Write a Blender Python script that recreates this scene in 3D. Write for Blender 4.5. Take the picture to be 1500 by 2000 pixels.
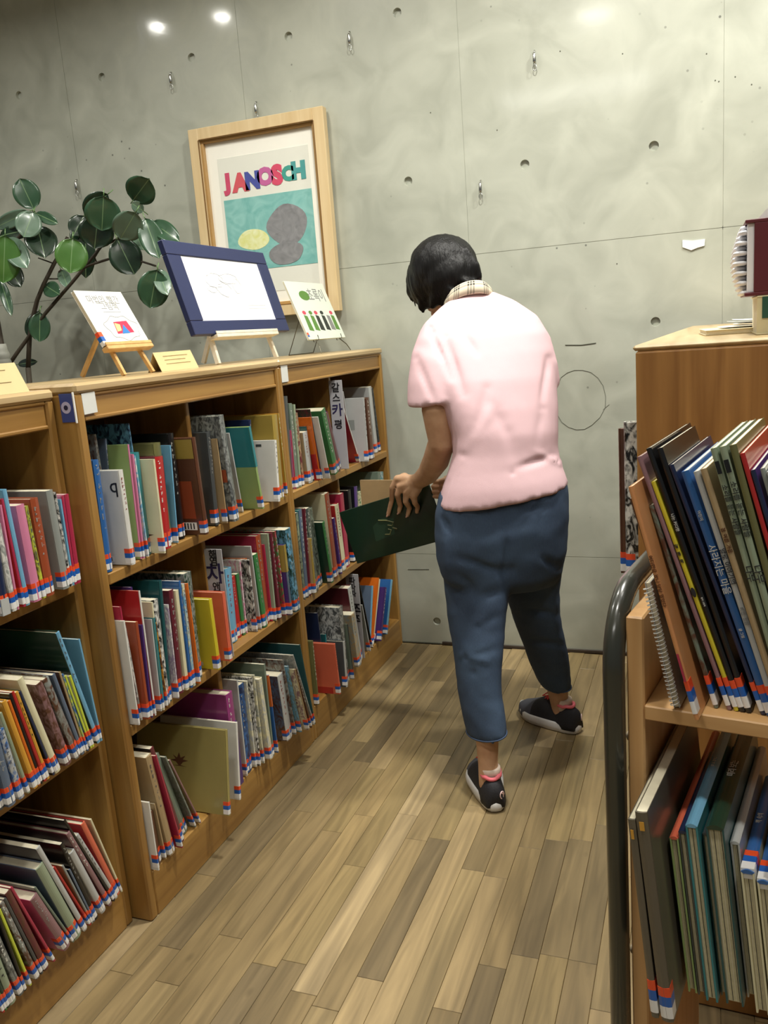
import bpy, bmesh, math, random
from mathutils import Vector, Matrix, noise
random.seed(7)
for o in list(bpy.data.objects): bpy.data.objects.remove(o)
SC = bpy.context.scene
COL = SC.collection
PI = math.pi

# ---------------------------------------------------------------- camera
FPX = 1653.892
yaw, pitch, roll = 0.3663, 0.2051, -0.0766
CAM = Vector((1.1825, 0.0, 1.28))
_cy, _sy, _cp, _sp = math.cos(yaw), math.sin(yaw), math.cos(pitch), math.sin(pitch)
FW = Vector((-_sy*_cp, _cy*_cp, -_sp))
_r = Vector((_cy, _sy, 0)); _u = _r.cross(FW)
RT = _r*math.cos(roll) + _u*math.sin(roll)
UP = -_r*math.sin(roll) + _u*math.cos(roll)
cam = bpy.data.cameras.new('camera'); camo = bpy.data.objects.new('camera', cam); COL.objects.link(camo)
m = Matrix((RT, UP, -FW)).transposed().to_4x4(); m.translation = CAM
camo.matrix_world = m
cam.sensor_fit = 'VERTICAL'; cam.sensor_height = 36; cam.lens = FPX*36/2000
cam.clip_start = 0.02
SC.camera = camo

# ---------------------------------------------------------------- world, lights, exposure
w = bpy.data.worlds.new('world'); SC.world = w; w.use_nodes = True
w.node_tree.nodes['Background'].inputs[0].default_value = (0.93, 0.97, 1.0, 1)
w.node_tree.nodes['Background'].inputs[1].default_value = 0.10
SC.view_settings.view_transform = 'Standard'; SC.view_settings.look = 'None'
SC.view_settings.exposure = 0.2; SC.view_settings.gamma = 1.0
SC.view_settings.use_curve_mapping = False
CEIL = 3.15
LAMPS = [  # x, y, watts, disc radius: ceiling downlights
    (-1.76, 1.79, 9, .04), (-1.37, 1.72, 9, .04), (0.80, 2.02, 33, .08),
    (1.75, 2.45, 27, .09), (0.55, 0.5, 9, .12), (-.35, 2.15, 11, .09), (1.7, 0.3, 12, .12)]

def at(u, v, ax, val):
    """point of the photograph's ray (u, v) on the plane axis = val"""
    d = FW + RT*((u-750)/FPX) - UP*((v-1000)/FPX)
    return CAM + d*((val-CAM[ax])/d[ax])
def atplane(u, v, p0, n):
    d = FW + RT*((u-750)/FPX) - UP*((v-1000)/FPX)
    return CAM + d*((p0-CAM).dot(n)/d.dot(n))
def depth(p): return (p-CAM).dot(FW)

# ---------------------------------------------------------------- materials
def s2l(c):
    return tuple(((x/12.92) if x <= .04045 else ((x+.055)/1.055)**2.4) for x in c)
def hexc(h):
    return s2l(tuple(int(h[i:i+2], 16)/255 for i in (0, 2, 4)))
MATS = {}
def newmat(name):
    m = bpy.data.materials.new(name); m.use_nodes = True
    return m, m.node_tree.nodes, m.node_tree.links, m.node_tree.nodes['Principled BSDF']
def plain(name, h, rough=.55, metal=0, coat=0, noise_amt=.06, scale=30, bump=0, bscale=200):
    if name in MATS: return MATS[name]
    m, N, L, B = newmat(name)
    c = hexc(h) if isinstance(h, str) else h
    B.inputs['Roughness'].default_value = rough; B.inputs['Metallic'].default_value = metal
    B.inputs['Coat Weight'].default_value = coat; B.inputs['Coat Roughness'].default_value = .12
    tc = N.new('ShaderNodeTexCoord')
    t = N.new('ShaderNodeTexNoise'); t.inputs['Scale'].default_value = scale; t.inputs['Detail'].default_value = 4
    L.new(tc.outputs['Object'], t.inputs['Vector'])
    mx = N.new('ShaderNodeMix'); mx.data_type = 'RGBA'
    mx.inputs['A'].default_value = (*[x*(1-noise_amt*2) for x in c], 1)
    mx.inputs['B'].default_value = (*[min(1, x*(1+noise_amt*2)) for x in c], 1)
    L.new(t.outputs['Fac'], mx.inputs['Factor']); L.new(mx.outputs['Result'], B.inputs['Base Color'])
    if bump:
        t2 = N.new('ShaderNodeTexNoise'); t2.inputs['Scale'].default_value = bscale; t2.inputs['Detail'].default_value = 3
        L.new(tc.outputs['Object'], t2.inputs['Vector'])
        b = N.new('ShaderNodeBump'); b.inputs['Strength'].default_value = bump; b.inputs['Distance'].default_value = .002
        L.new(t2.outputs['Fac'], b.inputs['Height']); L.new(b.outputs['Normal'], B.inputs['Normal'])
    MATS[name] = m; return m
def wood(name, c1, c2, axis=2, rough=.42, scale=6, coat=.15):
    if name in MATS: return MATS[name]
    m, N, L, B = newmat(name)
    B.inputs['Roughness'].default_value = rough; B.inputs['Coat Weight'].default_value = coat
    B.inputs['Coat Roughness'].default_value = .2
    g = N.new('ShaderNodeNewGeometry')
    mp = N.new('ShaderNodeMapping'); sc = [scale*5]*3; sc[axis] = scale*.28
    mp.inputs['Scale'].default_value = sc
    oi = N.new('ShaderNodeObjectInfo')
    ad = N.new('ShaderNodeVectorMath'); ad.operation = 'ADD'
    cb = N.new('ShaderNodeCombineXYZ'); mu = N.new('ShaderNodeMath'); mu.operation = 'MULTIPLY'; mu.inputs[1].default_value = 7
    L.new(oi.outputs['Random'], mu.inputs[0]); L.new(mu.outputs[0], cb.inputs[0]); L.new(mu.outputs[0], cb.inputs[1]); L.new(mu.outputs[0], cb.inputs[2])
    L.new(g.outputs['Position'], ad.inputs[0]); L.new(cb.outputs[0], ad.inputs[1])
    L.new(ad.outputs[0], mp.inputs['Vector'])
    t = N.new('ShaderNodeTexNoise'); t.inputs['Scale'].default_value = 1; t.inputs['Detail'].default_value = 6; t.inputs['Distortion'].default_value = .6
    L.new(mp.outputs[0], t.inputs['Vector'])
    r = N.new('ShaderNodeValToRGB'); r.color_ramp.elements[0].position = .32; r.color_ramp.elements[1].position = .7
    r.color_ramp.elements[0].color = (*hexc(c1), 1); r.color_ramp.elements[1].color = (*hexc(c2), 1)
    L.new(t.outputs['Fac'], r.inputs[0]); L.new(r.outputs[0], B.inputs['Base Color'])
    b = N.new('ShaderNodeBump'); b.inputs['Strength'].default_value = .12; b.inputs['Distance'].default_value = .001
    L.new(t.outputs['Fac'], b.inputs['Height']); L.new(b.outputs['Normal'], B.inputs['Normal'])
    MATS[name] = m; return m
def plank_mat(name, single=False):
    """oak strip floor; each plank gets its own tint from the object's random"""
    m, N, L, B = newmat(name)
    B.inputs['Roughness'].default_value = .42
    g = N.new('ShaderNodeNewGeometry'); oi = N.new('ShaderNodeObjectInfo')
    cb = N.new('ShaderNodeCombineXYZ'); mu = N.new('ShaderNodeMath'); mu.operation = 'MULTIPLY'; mu.inputs[1].default_value = 31
    L.new(oi.outputs['Random'], mu.inputs[0])
    for i in range(3): L.new(mu.outputs[0], cb.inputs[i])
    ad = N.new('ShaderNodeVectorMath'); ad.operation = 'ADD'
    L.new(g.outputs['Position'], ad.inputs[0]); L.new(cb.outputs[0], ad.inputs[1])
    mp = N.new('ShaderNodeMapping'); mp.inputs['Scale'].default_value = (26, 1.7, 8)
    L.new(ad.outputs[0], mp.inputs['Vector'])
    t = N.new('ShaderNodeTexNoise'); t.inputs['Scale'].default_value = 1.3; t.inputs['Detail'].default_value = 7; t.inputs['Distortion'].default_value = 1.4
    L.new(mp.outputs[0], t.inputs['Vector'])
    mp2 = N.new('ShaderNodeMapping'); mp2.inputs['Scale'].default_value = (11, 1.1, 8)
    L.new(ad.outputs[0], mp2.inputs['Vector'])
    wv = N.new('ShaderNodeTexWave'); wv.wave_type = 'RINGS'; wv.inputs['Scale'].default_value = 1.6; wv.inputs['Distortion'].default_value = 7
    wv.inputs['Detail'].default_value = 3
    L.new(mp2.outputs[0], wv.inputs['Vector'])
    tint = N.new('ShaderNodeValToRGB'); tr = tint.color_ramp; tr.interpolation = 'CONSTANT'
    cols = ['8f7b56', '9a865f', '806f50', 'a69068', '887654', '968259', '7a6a4d', '9d875d', '927e59', 'ab9670', '857352']
    tr.elements[0].color = (*hexc(cols[0]), 1); tr.elements[0].position = 0
    tr.elements[1].color = (*hexc(cols[1]), 1); tr.elements[1].position = 1/len(cols)
    for i, c in enumerate(cols[2:]):
        e = tr.elements.new((i+2)/len(cols)); e.color = (*hexc(c), 1)
    L.new(oi.outputs['Random'], tint.inputs[0])
    mr = N.new('ShaderNodeMapRange'); mr.inputs[1].default_value = .3; mr.inputs[2].default_value = .72; mr.inputs[3].default_value = .66; mr.inputs[4].default_value = 1.1
    L.new(t.outputs['Fac'], mr.inputs[0])
    m1 = N.new('ShaderNodeMix'); m1.data_type = 'RGBA'; m1.blend_type = 'MULTIPLY'; m1.inputs['Factor'].default_value = 1
    L.new(tint.outputs[0], m1.inputs['A']); L.new(mr.outputs[0], m1.inputs['B'])
    mr2 = N.new('ShaderNodeMapRange'); mr2.inputs[3].default_value = .80; mr2.inputs[4].default_value = 1.04
    L.new(wv.outputs['Fac'], mr2.inputs[0])
    m2 = N.new('ShaderNodeMix'); m2.data_type = 'RGBA'; m2.blend_type = 'MULTIPLY'; m2.inputs['Factor'].default_value = .8
    L.new(m1.outputs['Result'], m2.inputs['A']); L.new(mr2.outputs[0], m2.inputs['B'])
    # small knots
    v = N.new('ShaderNodeTexVoronoi'); v.inputs['Scale'].default_value = 1
    mp3 = N.new('ShaderNodeMapping'); mp3.inputs['Scale'].default_value = (9, 5, 3); L.new(ad.outputs[0], mp3.inputs['Vector']); L.new(mp3.outputs[0], v.inputs['Vector'])
    kr = N.new('ShaderNodeMapRange'); kr.inputs[1].default_value = .02; kr.inputs[2].default_value = .09; kr.inputs[3].default_value = .45; kr.inputs[4].default_value = 1
    L.new(v.outputs['Distance'], kr.inputs[0])
    m3 = N.new('ShaderNodeMix'); m3.data_type = 'RGBA'; m3.blend_type = 'MULTIPLY'; m3.inputs['Factor'].default_value = .6
    L.new(m2.outputs['Result'], m3.inputs['A']); L.new(kr.outputs[0], m3.inputs['B'])
    L.new(m3.outputs['Result'], B.inputs['Base Color'])
    b = N.new('ShaderNodeBump'); b.inputs['Strength'].default_value = .15; b.inputs['Distance'].default_value = .001
    L.new(t.outputs['Fac'], b.inputs['Height']); L.new(b.outputs['Normal'], B.inputs['Normal'])
    return m
def concrete():
    m, N, L, B = newmat('concrete')
    g = N.new('ShaderNodeNewGeometry')
    def nz(sc, det, dist=0, vec=None):
        t = N.new('ShaderNodeTexNoise'); t.inputs['Scale'].default_value = sc; t.inputs['Detail'].default_value = det; t.inputs['Distortion'].default_value = dist
        L.new(vec or g.outputs['Position'], t.inputs['Vector']); return t
    big = nz(1.5, 5, .5); mid = nz(6, 6, 1.0); fine = nz(60, 4)
    r = N.new('ShaderNodeValToRGB'); e = r.color_ramp.elements
    e[0].position = .3; e[0].color = (*hexc('9a9d90'), 1); e[1].position = .72; e[1].color = (*hexc('c0c3b4'), 1)
    mx = N.new('ShaderNodeMix'); mx.inputs['Factor'].default_value = .5
    L.new(big.outputs['Fac'], mx.inputs['A']); L.new(mid.outputs['Fac'], mx.inputs['B']); L.new(mx.outputs['Result'], r.inputs[0])
    v = N.new('ShaderNodeTexVoronoi'); v.inputs['Scale'].default_value = 15; L.new(g.outputs['Position'], v.inputs['Vector'])
    pr = N.new('ShaderNodeMapRange'); pr.inputs[1].default_value = .045; pr.inputs[2].default_value = .075; pr.inputs[3].default_value = .35; pr.inputs[4].default_value = 1
    L.new(v.outputs['Distance'], pr.inputs[0])
    msk = nz(2.2, 2); mr = N.new('ShaderNodeMapRange'); mr.inputs[1].default_value = .5; mr.inputs[2].default_value = .62
    L.new(msk.outputs['Fac'], mr.inputs[0])
    m1 = N.new('ShaderNodeMix'); m1.data_type = 'RGBA'; m1.blend_type = 'MULTIPLY'
    L.new(mr.outputs[0], m1.inputs['Factor']); L.new(r.outputs[0], m1.inputs['A']); L.new(pr.outputs[0], m1.inputs['B'])
    L.new(m1.outputs['Result'], B.inputs['Base Color'])
    rr = N.new('ShaderNodeMapRange'); rr.inputs[1].default_value = .35; rr.inputs[2].default_value = .65; rr.inputs[3].default_value = .30; rr.inputs[4].default_value = .5
    L.new(mid.outputs['Fac'], rr.inputs[0]); L.new(rr.outputs[0], B.inputs['Roughness'])
    B.inputs['Coat Weight'].default_value = .5; B.inputs['Coat Roughness'].default_value = .09
    b = N.new('ShaderNodeBump'); b.inputs['Strength'].default_value = .18; b.inputs['Distance'].default_value = .004
    ma = N.new('ShaderNodeMath'); ma.operation = 'ADD'; L.new(mid.outputs['Fac'], ma.inputs[0])
    mb_ = N.new('ShaderNodeMath'); mb_.operation = 'MULTIPLY'; mb_.inputs[1].default_value = .15; L.new(fine.outputs['Fac'], mb_.inputs[0]); L.new(mb_.outputs[0], ma.inputs[1])
    L.new(ma.outputs[0], b.inputs['Height']); L.new(b.outputs['Normal'], B.inputs['Normal']); cb_ = N.new('ShaderNodeBump'); cb_.inputs['Strength'].default_value = .06; cb_.inputs['Distance'].default_value = .004; L.new(mid.outputs['Fac'], cb_.inputs['Height']); L.new(cb_.outputs['Normal'], B.inputs['Coat Normal'])
    MATS['concrete'] = m; return m
def speck(name, h1, h2, scale=60, rough=.3, lo=.45, hi=.55, stretch=(1, 1, 1)):
    """printed cover with an irregular two-colour pattern"""
    if name in MATS: return MATS[name]
    m, N, L, B = newmat(name); B.inputs['Roughness'].default_value = rough; B.inputs['Coat Weight'].default_value = .3
    tc = N.new('ShaderNodeTexCoord'); mp = N.new('ShaderNodeMapping'); mp.inputs['Scale'].default_value = stretch
    t = N.new('ShaderNodeTexNoise'); t.inputs['Scale'].default_value = scale; t.inputs['Detail'].default_value = 3; t.inputs['Distortion'].default_value = 1.5
    oi = N.new('ShaderNodeObjectInfo'); ad = N.new('ShaderNodeVectorMath'); ad.operation = 'ADD'
    L.new(tc.outputs['Object'], mp.inputs[0]); L.new(mp.outputs[0], ad.inputs[0]); L.new(oi.outputs['Random'], ad.inputs[1]); L.new(ad.outputs[0], t.inputs['Vector'])
    r = N.new('ShaderNodeValToRGB'); e = r.color_ramp.elements
    e[0].position = lo; e[0].color = (*hexc(h1), 1); e[1].position = hi; e[1].color = (*hexc(h2), 1)
    L.new(t.outputs['Fac'], r.inputs[0]); L.new(r.outputs[0], B.inputs['Base Color'])
    MATS[name] = m; return m
def emis(name, c, s):
    m, N, L, B = newmat(name); B.inputs['Emission Color'].default_value = (*c, 1); B.inputs['Emission Strength'].default_value = s
    return m

# ---------------------------------------------------------------- mesh helpers
class MB:
    def __init__(s): s.v = []; s.f = []; s.mi = []; s.xf = None
    def add(s, vs, fs, mi=0):
        k = len(s.v)
        for p in vs:
            p = Vector(p); s.v.append(s.xf @ p if s.xf else p)
        for f in fs: s.f.append([k+i for i in f]); s.mi.append(mi)
        return s
    def box(s, x0, x1, y0, y1, z0, z1, mi=0):
        return s.add([(x0, y0, z0), (x1, y0, z0), (x1, y1, z0), (x0, y1, z0), (x0, y0, z1), (x1, y0, z1), (x1, y1, z1), (x0, y1, z1)],
              [(0, 3, 2, 1), (4, 5, 6, 7), (0, 1, 5, 4), (1, 2, 6, 5), (2, 3, 7, 6), (3, 0, 4, 7)], mi)
    def cbox(s, x0, x1, y0, y1, z0, z1, b=.002, mi=0):
        """box with chamfered edges along z and top/bottom"""
        def ring(z, i):
            return [(x0+b, y0+i, z), (x1-b, y0+i, z), (x1-i, y0+b, z), (x1-i, y1-b, z), (x1-b, y1-i, z), (x0+b, y1-i, z), (x0+i, y1-b, z), (x0+i, y0+b, z)]
        vs = ring(z0, b)+ring(z0+b, 0)+ring(z1-b, 0)+ring(z1, b)
        fs = [tuple(range(7, -1, -1)), tuple(range(24, 32))]
        for k in range(3):
            for j in range(8):
                a = k*8+j; c = k*8+(j+1) % 8; fs.append((a, c, c+8, a+8))
        return s.add(vs, fs, mi)
    def tube(s, pts, r, n=10, mi=0, closed=False):
        pts = [Vector(p) for p in pts]; rr = r if isinstance(r, (list, tuple)) else [r]*len(pts)
        vs = []; up = Vector((0, 0, 1)); prev = None
        for i, p in enumerate(pts):
            if closed: t = (pts[(i+1) % len(pts)]-pts[i-1]).normalized()
            else: t = (pts[min(i+1, len(pts)-1)]-pts[max(i-1, 0)]).normalized()
            a = prev if prev is not None else (up if abs(t.dot(up)) < .9 else Vector((1, 0, 0)))
            a = (a-t*a.dot(t)).normalized(); prev = a; b = t.cross(a)
            for k in range(n):
                an = 2*PI*k/n; vs.append(p+(a*math.cos(an)+b*math.sin(an))*rr[i])
        fs = []; M_ = len(pts)
        for i in range(M_ if closed else M_-1):
            for k in range(n):
                a0 = i*n+k; a1 = i*n+(k+1) % n; j = ((i+1) % M_)*n
                fs.append((a0, a1, j+(k+1) % n, j+k))
        if not closed: fs.append(tuple(range(n-1, -1, -1))); fs.append(tuple(range((M_-1)*n, M_*n)))
        return s.add(vs, fs, mi)
    def lathe(s, prof, n=24, c=(0, 0, 0), mi=0):
        vs = []; c = Vector(c)
        for r, z in prof:
            for k in range(n): a = 2*PI*k/n; vs.append(c+Vector((r*math.cos(a), r*math.sin(a), z)))
        fs = []
        for i in range(len(prof)-1):
            for k in range(n): fs.append((i*n+k, i*n+(k+1) % n, (i+1)*n+(k+1) % n, (i+1)*n+k))
        fs.append(tuple(range(n-1, -1, -1))); fs.append(tuple(range((len(prof)-1)*n, len(prof)*n)))
        return s.add(vs, fs, mi)
    def loft(s, rings, mi=0, caps=True):
        n = len(rings[0]); vs = [p for r in rings for p in r]; fs = []
        for i in range(len(rings)-1):
            for k in range(n): fs.append((i*n+k, i*n+(k+1) % n, (i+1)*n+(k+1) % n, (i+1)*n+k))
        if caps: fs.append(tuple(range(n-1, -1, -1))); fs.append(tuple(range((len(rings)-1)*n, len(rings)*n)))
        return s.add(vs, fs, mi)
    def ell(s, c, ax, n=14, mi=0):
        """ellipsoid, ax = three axis vectors"""
        c = Vector(c); a, b, d = [Vector(q) for q in ax]; rings = []
        for i in range(1, n):
            th = PI*i/n
            rings.append([c+d*(-math.cos(th))+(a*math.cos(2*PI*k/16)+b*math.sin(2*PI*k/16))*math.sin(th) for k in range(16)])
        return s.loft(rings, mi)
    def prism(s, poly, z0, z1, mi=0):
        n = len(poly); vs = [(x, y, z0) for x, y in poly]+[(x, y, z1) for x, y in poly]
        fs = [tuple(range(n-1, -1, -1)), tuple(range(n, 2*n))]+[(i, (i+1) % n, n+(i+1) % n, n+i) for i in range(n)]
        return s.add(vs, fs, mi)
    def mesh(s, name, mats, smooth=False):
        me = bpy.data.meshes.new(name); me.from_pydata([tuple(v) for v in s.v], [], s.f); me.validate(); me.update()
        for mt in (mats if isinstance(mats, (list, tuple)) else [mats]): me.materials.append(mt)
        if len(s.mi) == len(me.polygons):
            me.polygons.foreach_set('material_index', s.mi)
        bm = bmesh.new(); bm.from_mesh(me); bmesh.ops.recalc_face_normals(bm, faces=bm.faces[:]); bm.to_mesh(me); bm.free()
        if smooth: me.polygons.foreach_set('use_smooth', [True]*len(me.polygons))
        return me
    def build(s, name, mats, parent=None, smooth=False, bevel=0):
        o = bpy.data.objects.new(name, s.mesh(name, mats, smooth)); COL.objects.link(o)
        if parent: o.parent = parent
        if bevel:
            b = o.modifiers.new('bevel', 'BEVEL'); b.width = bevel; b.segments = 2; b.limit_method = 'ANGLE'
        return o
def tag(o, label=None, cat=None, group=None, kind=None):
    if label: o['label'] = label
    if cat: o['category'] = cat
    if group: o['group'] = group
    if kind: o['kind'] = kind
    return o
def empty(name, loc=(0, 0, 0), mat=None):
    o = bpy.data.objects.new(name, None); COL.objects.link(o); o.empty_display_size = .05
    if mat is not None: o.matrix_world = mat
    else: o.location = loc
    return o
def rel(o, root):
    """mesh built in world coordinates: move its data into the root's space"""
    o.data.transform(root.matrix_basis.inverted()); o.parent = root; return o
def rootmat(e, inward, loc, lean=0):
    M_ = Matrix((e, inward, Vector((0, 0, 1)))).transposed().to_4x4(); M_.translation = loc
    return M_ @ Matrix.Rotation(-lean, 4, 'Y')
TXT = {}
def text_mesh(s, size, mat, ext=.0003, align='CENTER', fat=0):
    key = (s, size, mat.name, align, fat)
    if key in TXT: return TXT[key]
    cu = bpy.data.curves.new('text', 'FONT'); cu.body = s; cu.size = size; cu.extrude = ext; cu.align_x = align; cu.align_y = 'CENTER'
    cu.resolution_u = 3; cu.offset = fat
    o = bpy.data.objects.new('text', cu); COL.objects.link(o); bpy.context.view_layer.update()
    me = bpy.data.meshes.new_from_object(o.evaluated_get(bpy.context.evaluated_depsgraph_get()))
    bpy.data.objects.remove(o); bpy.data.curves.remove(cu)
    me.materials.clear(); me.materials.append(mat); TXT[key] = me; return me
def put_text(s, size, mat, M_, parent, name='lettering', ext=.0003, fat=0):
    o = bpy.data.objects.new(name, text_mesh(s, size, mat, ext, fat=fat)); COL.objects.link(o); o.parent = parent; o.matrix_local = M_; return o
def frame_M(o, x, y):
    """matrix with origin o, text direction x, text up y (in the parent's space)"""
    x = Vector(x).normalized(); y = Vector(y); y = (y-x*y.dot(x)).normalized(); z = x.cross(y)
    M_ = Matrix((x, y, z)).transposed().to_4x4(); M_.translation = Vector(o); return M_
def remeshed(name, mb, mat, voxel, smooth_it=6, parent=None, root=None, disp=None):
    me = mb.mesh(name, mat); o = bpy.data.objects.new(name, me); COL.objects.link(o)
    r = o.modifiers.new('r', 'REMESH'); r.mode = 'VOXEL'; r.voxel_size = voxel; r.use_smooth_shade = True
    s = o.modifiers.new('s', 'SMOOTH'); s.iterations = smooth_it; s.factor = .5
    bpy.context.view_layer.update()
    nm = bpy.data.meshes.new_from_object(o.evaluated_get(bpy.context.evaluated_depsgraph_get()))
    o.modifiers.clear(); o.data = nm
    nm.materials.clear(); nm.materials.append(mat) if not isinstance(mat, (list, tuple)) else [nm.materials.append(q) for q in mat]
    if disp:
        for v in nm.vertices: v.co += disp(v.co, v.normal)
    nm.polygons.foreach_set('use_smooth', [True]*len(nm.polygons))
    if root: rel(o, root)
    return o
# ================================================================ THE ROOM
WY = 3.2062                                     # wall plane
OAK = wood('oak_veneer', '86602c', 'ab8344', 2)
OAKH = wood('oak_veneer_lengthwise', '86602c', 'ab8344', 1)
OAKT = wood('oak_top_edge', 'a58a5c', 'c4ab80', 1, rough=.3)
CON = concrete(); PLK = plank_mat('oak_strip_floor')
DARK = plain('matte_dark_grey', '5a5c50', .9)  # flat dark grey for wall scratches, pits, sealing line and frame backing
WHITE = plain('paper_white', 'eeeeea', .6, noise_amt=.01)
# wall: cast panels with recessed joints and tie holes
wall = MB().box(-4.2, 3.6, WY+.026, WY+.16, 0, CEIL).build('wall_back', CON); tag(wall, 'bare cast concrete wall with round tie holes', kind='structure')
XJ = [-2.20, -1.337, -.501, .372, 1.25, 2.12]; ZJ = [0.0, .389, 1.549, 2.84, CEIL]
HX = [-2.03, -1.59, -1.152, -.717, -.287, .151, .591, 1.031, 1.47, 1.91]; HZ = [.099, 1.255, 1.838, 2.415, .676]
hidden_rows = {.676: []}
def panel(x0, x1, z0, z1):
    bm = bmesh.new(); g = .0009; es = []
    def loop(pts):
        vs = [bm.verts.new((x, WY, z)) for x, z in pts]
        for i in range(len(vs)): es.append(bm.edges.new((vs[i], vs[(i+1) % len(vs)])))
        return vs
    outer = loop([(x0+g, z0+g), (x1-g, z0+g), (x1-g, z1-g), (x0+g, z1-g)]); holes = []
    for hx in HX:
        for hz in HZ:
            if not (hz == 1.255 and hx < .5) and not (hz == .676 and hx < .3) and x0+.03 < hx < x1-.03 and z0+.03 < hz < z1-.03:
                holes.append(((hx, hz), loop([(hx+.0165*math.cos(2*PI*k/20), hz+.0165*math.sin(2*PI*k/20)) for k in range(20)])))
    bmesh.ops.triangle_fill(bm, use_beauty=True, edges=es)
    def extr(vs, dy, sc=1, c=None, cap=False):
        nv = []
        for v in vs:
            p = v.co.copy(); p.y += dy
            if c: p.x = c[0]+(p.x-c[0])*sc; p.z = c[1]+(p.z-c[1])*sc
            nv.append(bm.verts.new(p))
        for i in range(len(vs)):
            j = (i+1) % len(vs); bm.faces.new((vs[i], vs[j], nv[j], nv[i]))
        if cap: bm.faces.new(nv)
        return nv
    extr(outer, .0015)
    for c, vs in holes:
        extr(vs, .0125, .9, c, True)
    bmesh.ops.recalc_face_normals(bm, faces=bm.faces[:])
    me = bpy.data.meshes.new('concrete_panel'); bm.to_mesh(me); bm.free(); me.materials.append(CON)
    o = bpy.data.objects.new('concrete_panel', me); COL.objects.link(o); o.parent = wall
for i in range(len(XJ)-1):
    for j in range(len(ZJ)-1): panel(XJ[i], XJ[i+1], ZJ[j], ZJ[j+1])
MB().box(-4.2, XJ[0]-.002, WY, WY+.026, 0, CEIL).build('concrete_panel', CON, wall)
MB().box(XJ[-1]+.002, 3.6, WY, WY+.026, 0, CEIL).build('concrete_panel', CON, wall)
for x in XJ: MB().box(x-.006, x+.006, WY+.0016, WY+.02, 0, CEIL).build('joint_strip', CON, wall)
for z in ZJ[1:-1]: MB().box(XJ[0], XJ[-1], WY+.0016, WY+.02, z-.006, z+.006).build('joint_strip', CON, wall)
# pencil heart-like circle drawn on the wall, scratch lines
def wallpt(u, v): p = at(u, v, 1, WY); return Vector((p.x, WY-.0006, p.z))
pen = plain('pencil_line', '6f7266', .8)
crc = [(1090,750),(1096,737),(1108,728),(1122,723),(1138,723),(1154,727),(1168,738),(1178,753),(1183,775),(1182,796),(1172,815),(1156,830),(1142,838),(1126,839),(1110,834),(1097,824),(1090,812)]
MB().tube([wallpt(*p) for p in crc], .0011, 5).build('pencil_circle', pen, wall)
MB().tube([wallpt(1104,674), wallpt(1135,674), wallpt(1164,670)], .0018, 5).build('scratch', DARK, wall)
MB().tube([wallpt(1178,800), wallpt(1190,790)], .0008, 5).build('scratch', pen, wall)
MB().tube([wallpt(797,1112), wallpt(838,1112)], .0012, 5).build('scratch', DARK, wall)
for a in [(1397,157),(1404,159),(1436,150),(1468,165),(1380,105),(1216,105),(1094,100),(841,220),(1205,515),(971,254)]:
    q = wallpt(*a); MB().ell(q, ((.0022,0,0),(0,.0008,0),(0,0,.0022)), 6).build('pit', DARK, wall)
# thin dark strip at the foot of the wall
MB().box(-2, .16, WY-.004, WY, 0, .004).build('baseboard_back', DARK)
bb = bpy.data.objects['baseboard_back']; tag(bb, 'thin grey sealing line at foot of concrete wall', kind='structure')
MB().cbox(.17, 2.0, WY-.008, WY-.0005, .0, .012, .001).build('trim_1', plain('dark_strip', '3b3026', .6))
tag(bpy.data.objects['trim_1'], 'narrow dark brown strip where floor meets concrete wall', kind='structure')
# white torn paper scrap
q = [wallpt(1333,469), wallpt(1352,470), wallpt(1377,467), wallpt(1376,480), wallpt(1362,484), wallpt(1350,489), wallpt(1333,483)]
r_ = empty('paper_scrap', q[0]); mb = MB()
mb.add([p+Vector((0,-.0002,0)) for p in q]+[p+Vector((0,-.004,0)) for p in q], [tuple(range(6,-1,-1)), tuple(range(7,14))]+[(i,(i+1)%7,7+(i+1)%7,7+i) for i in range(7)])
rel(mb.build('torn_sheet', WHITE), r_); tag(r_, 'torn white paper scrap stuck on the concrete wall', 'paper')
# ceiling and the unseen walls' side
ceil = MB().box(-4.2, 3.6, -3.2, WY+.1, CEIL, CEIL+.1).build('ceiling', plain('ceiling_paint', 'c9cabf', .8)); tag(ceil, 'pale painted ceiling', kind='structure')
lampm = emis('lamp_glow', (1, .95, .84), 14)
rim = plain('lamp_rim', 'd8d8d4', .4)
for i, (x, y, wt, rad) in enumerate(LAMPS):
    r_ = empty('ceiling_lamp', (x, y, CEIL-.03)); tag(r_, 'round ceiling downlight '+['farthest left, over the plant', 'left, just right of the plant lamp', 'straight above the person', 'over the right bookcase by the wall', 'over the aisle near the camera', 'over the far left bookcase', 'over the book cart'][i], 'lamp', 'ceiling downlights')
    mb = MB(); mb.lathe([(rad+.02, .028), (rad+.022, .0), (rad+.004, -.002), (rad+.002, .028)], 24); mb.build('rim', rim, r_, True)
    mb = MB(); mb.lathe([(rad, .018), (rad, .022)], 24); mb.build('diffuser', lampm, r_)
    ld = bpy.data.lights.new('downlight', 'AREA'); ld.shape = 'DISK'; ld.size = rad*2; ld.energy = wt; ld.color = (1, .975, .90); ld.spread = math.radians(150)
    lo = bpy.data.objects.new('downlight', ld); COL.objects.link(lo); lo.parent = r_; lo.location = (0, 0, -.005)
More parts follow.
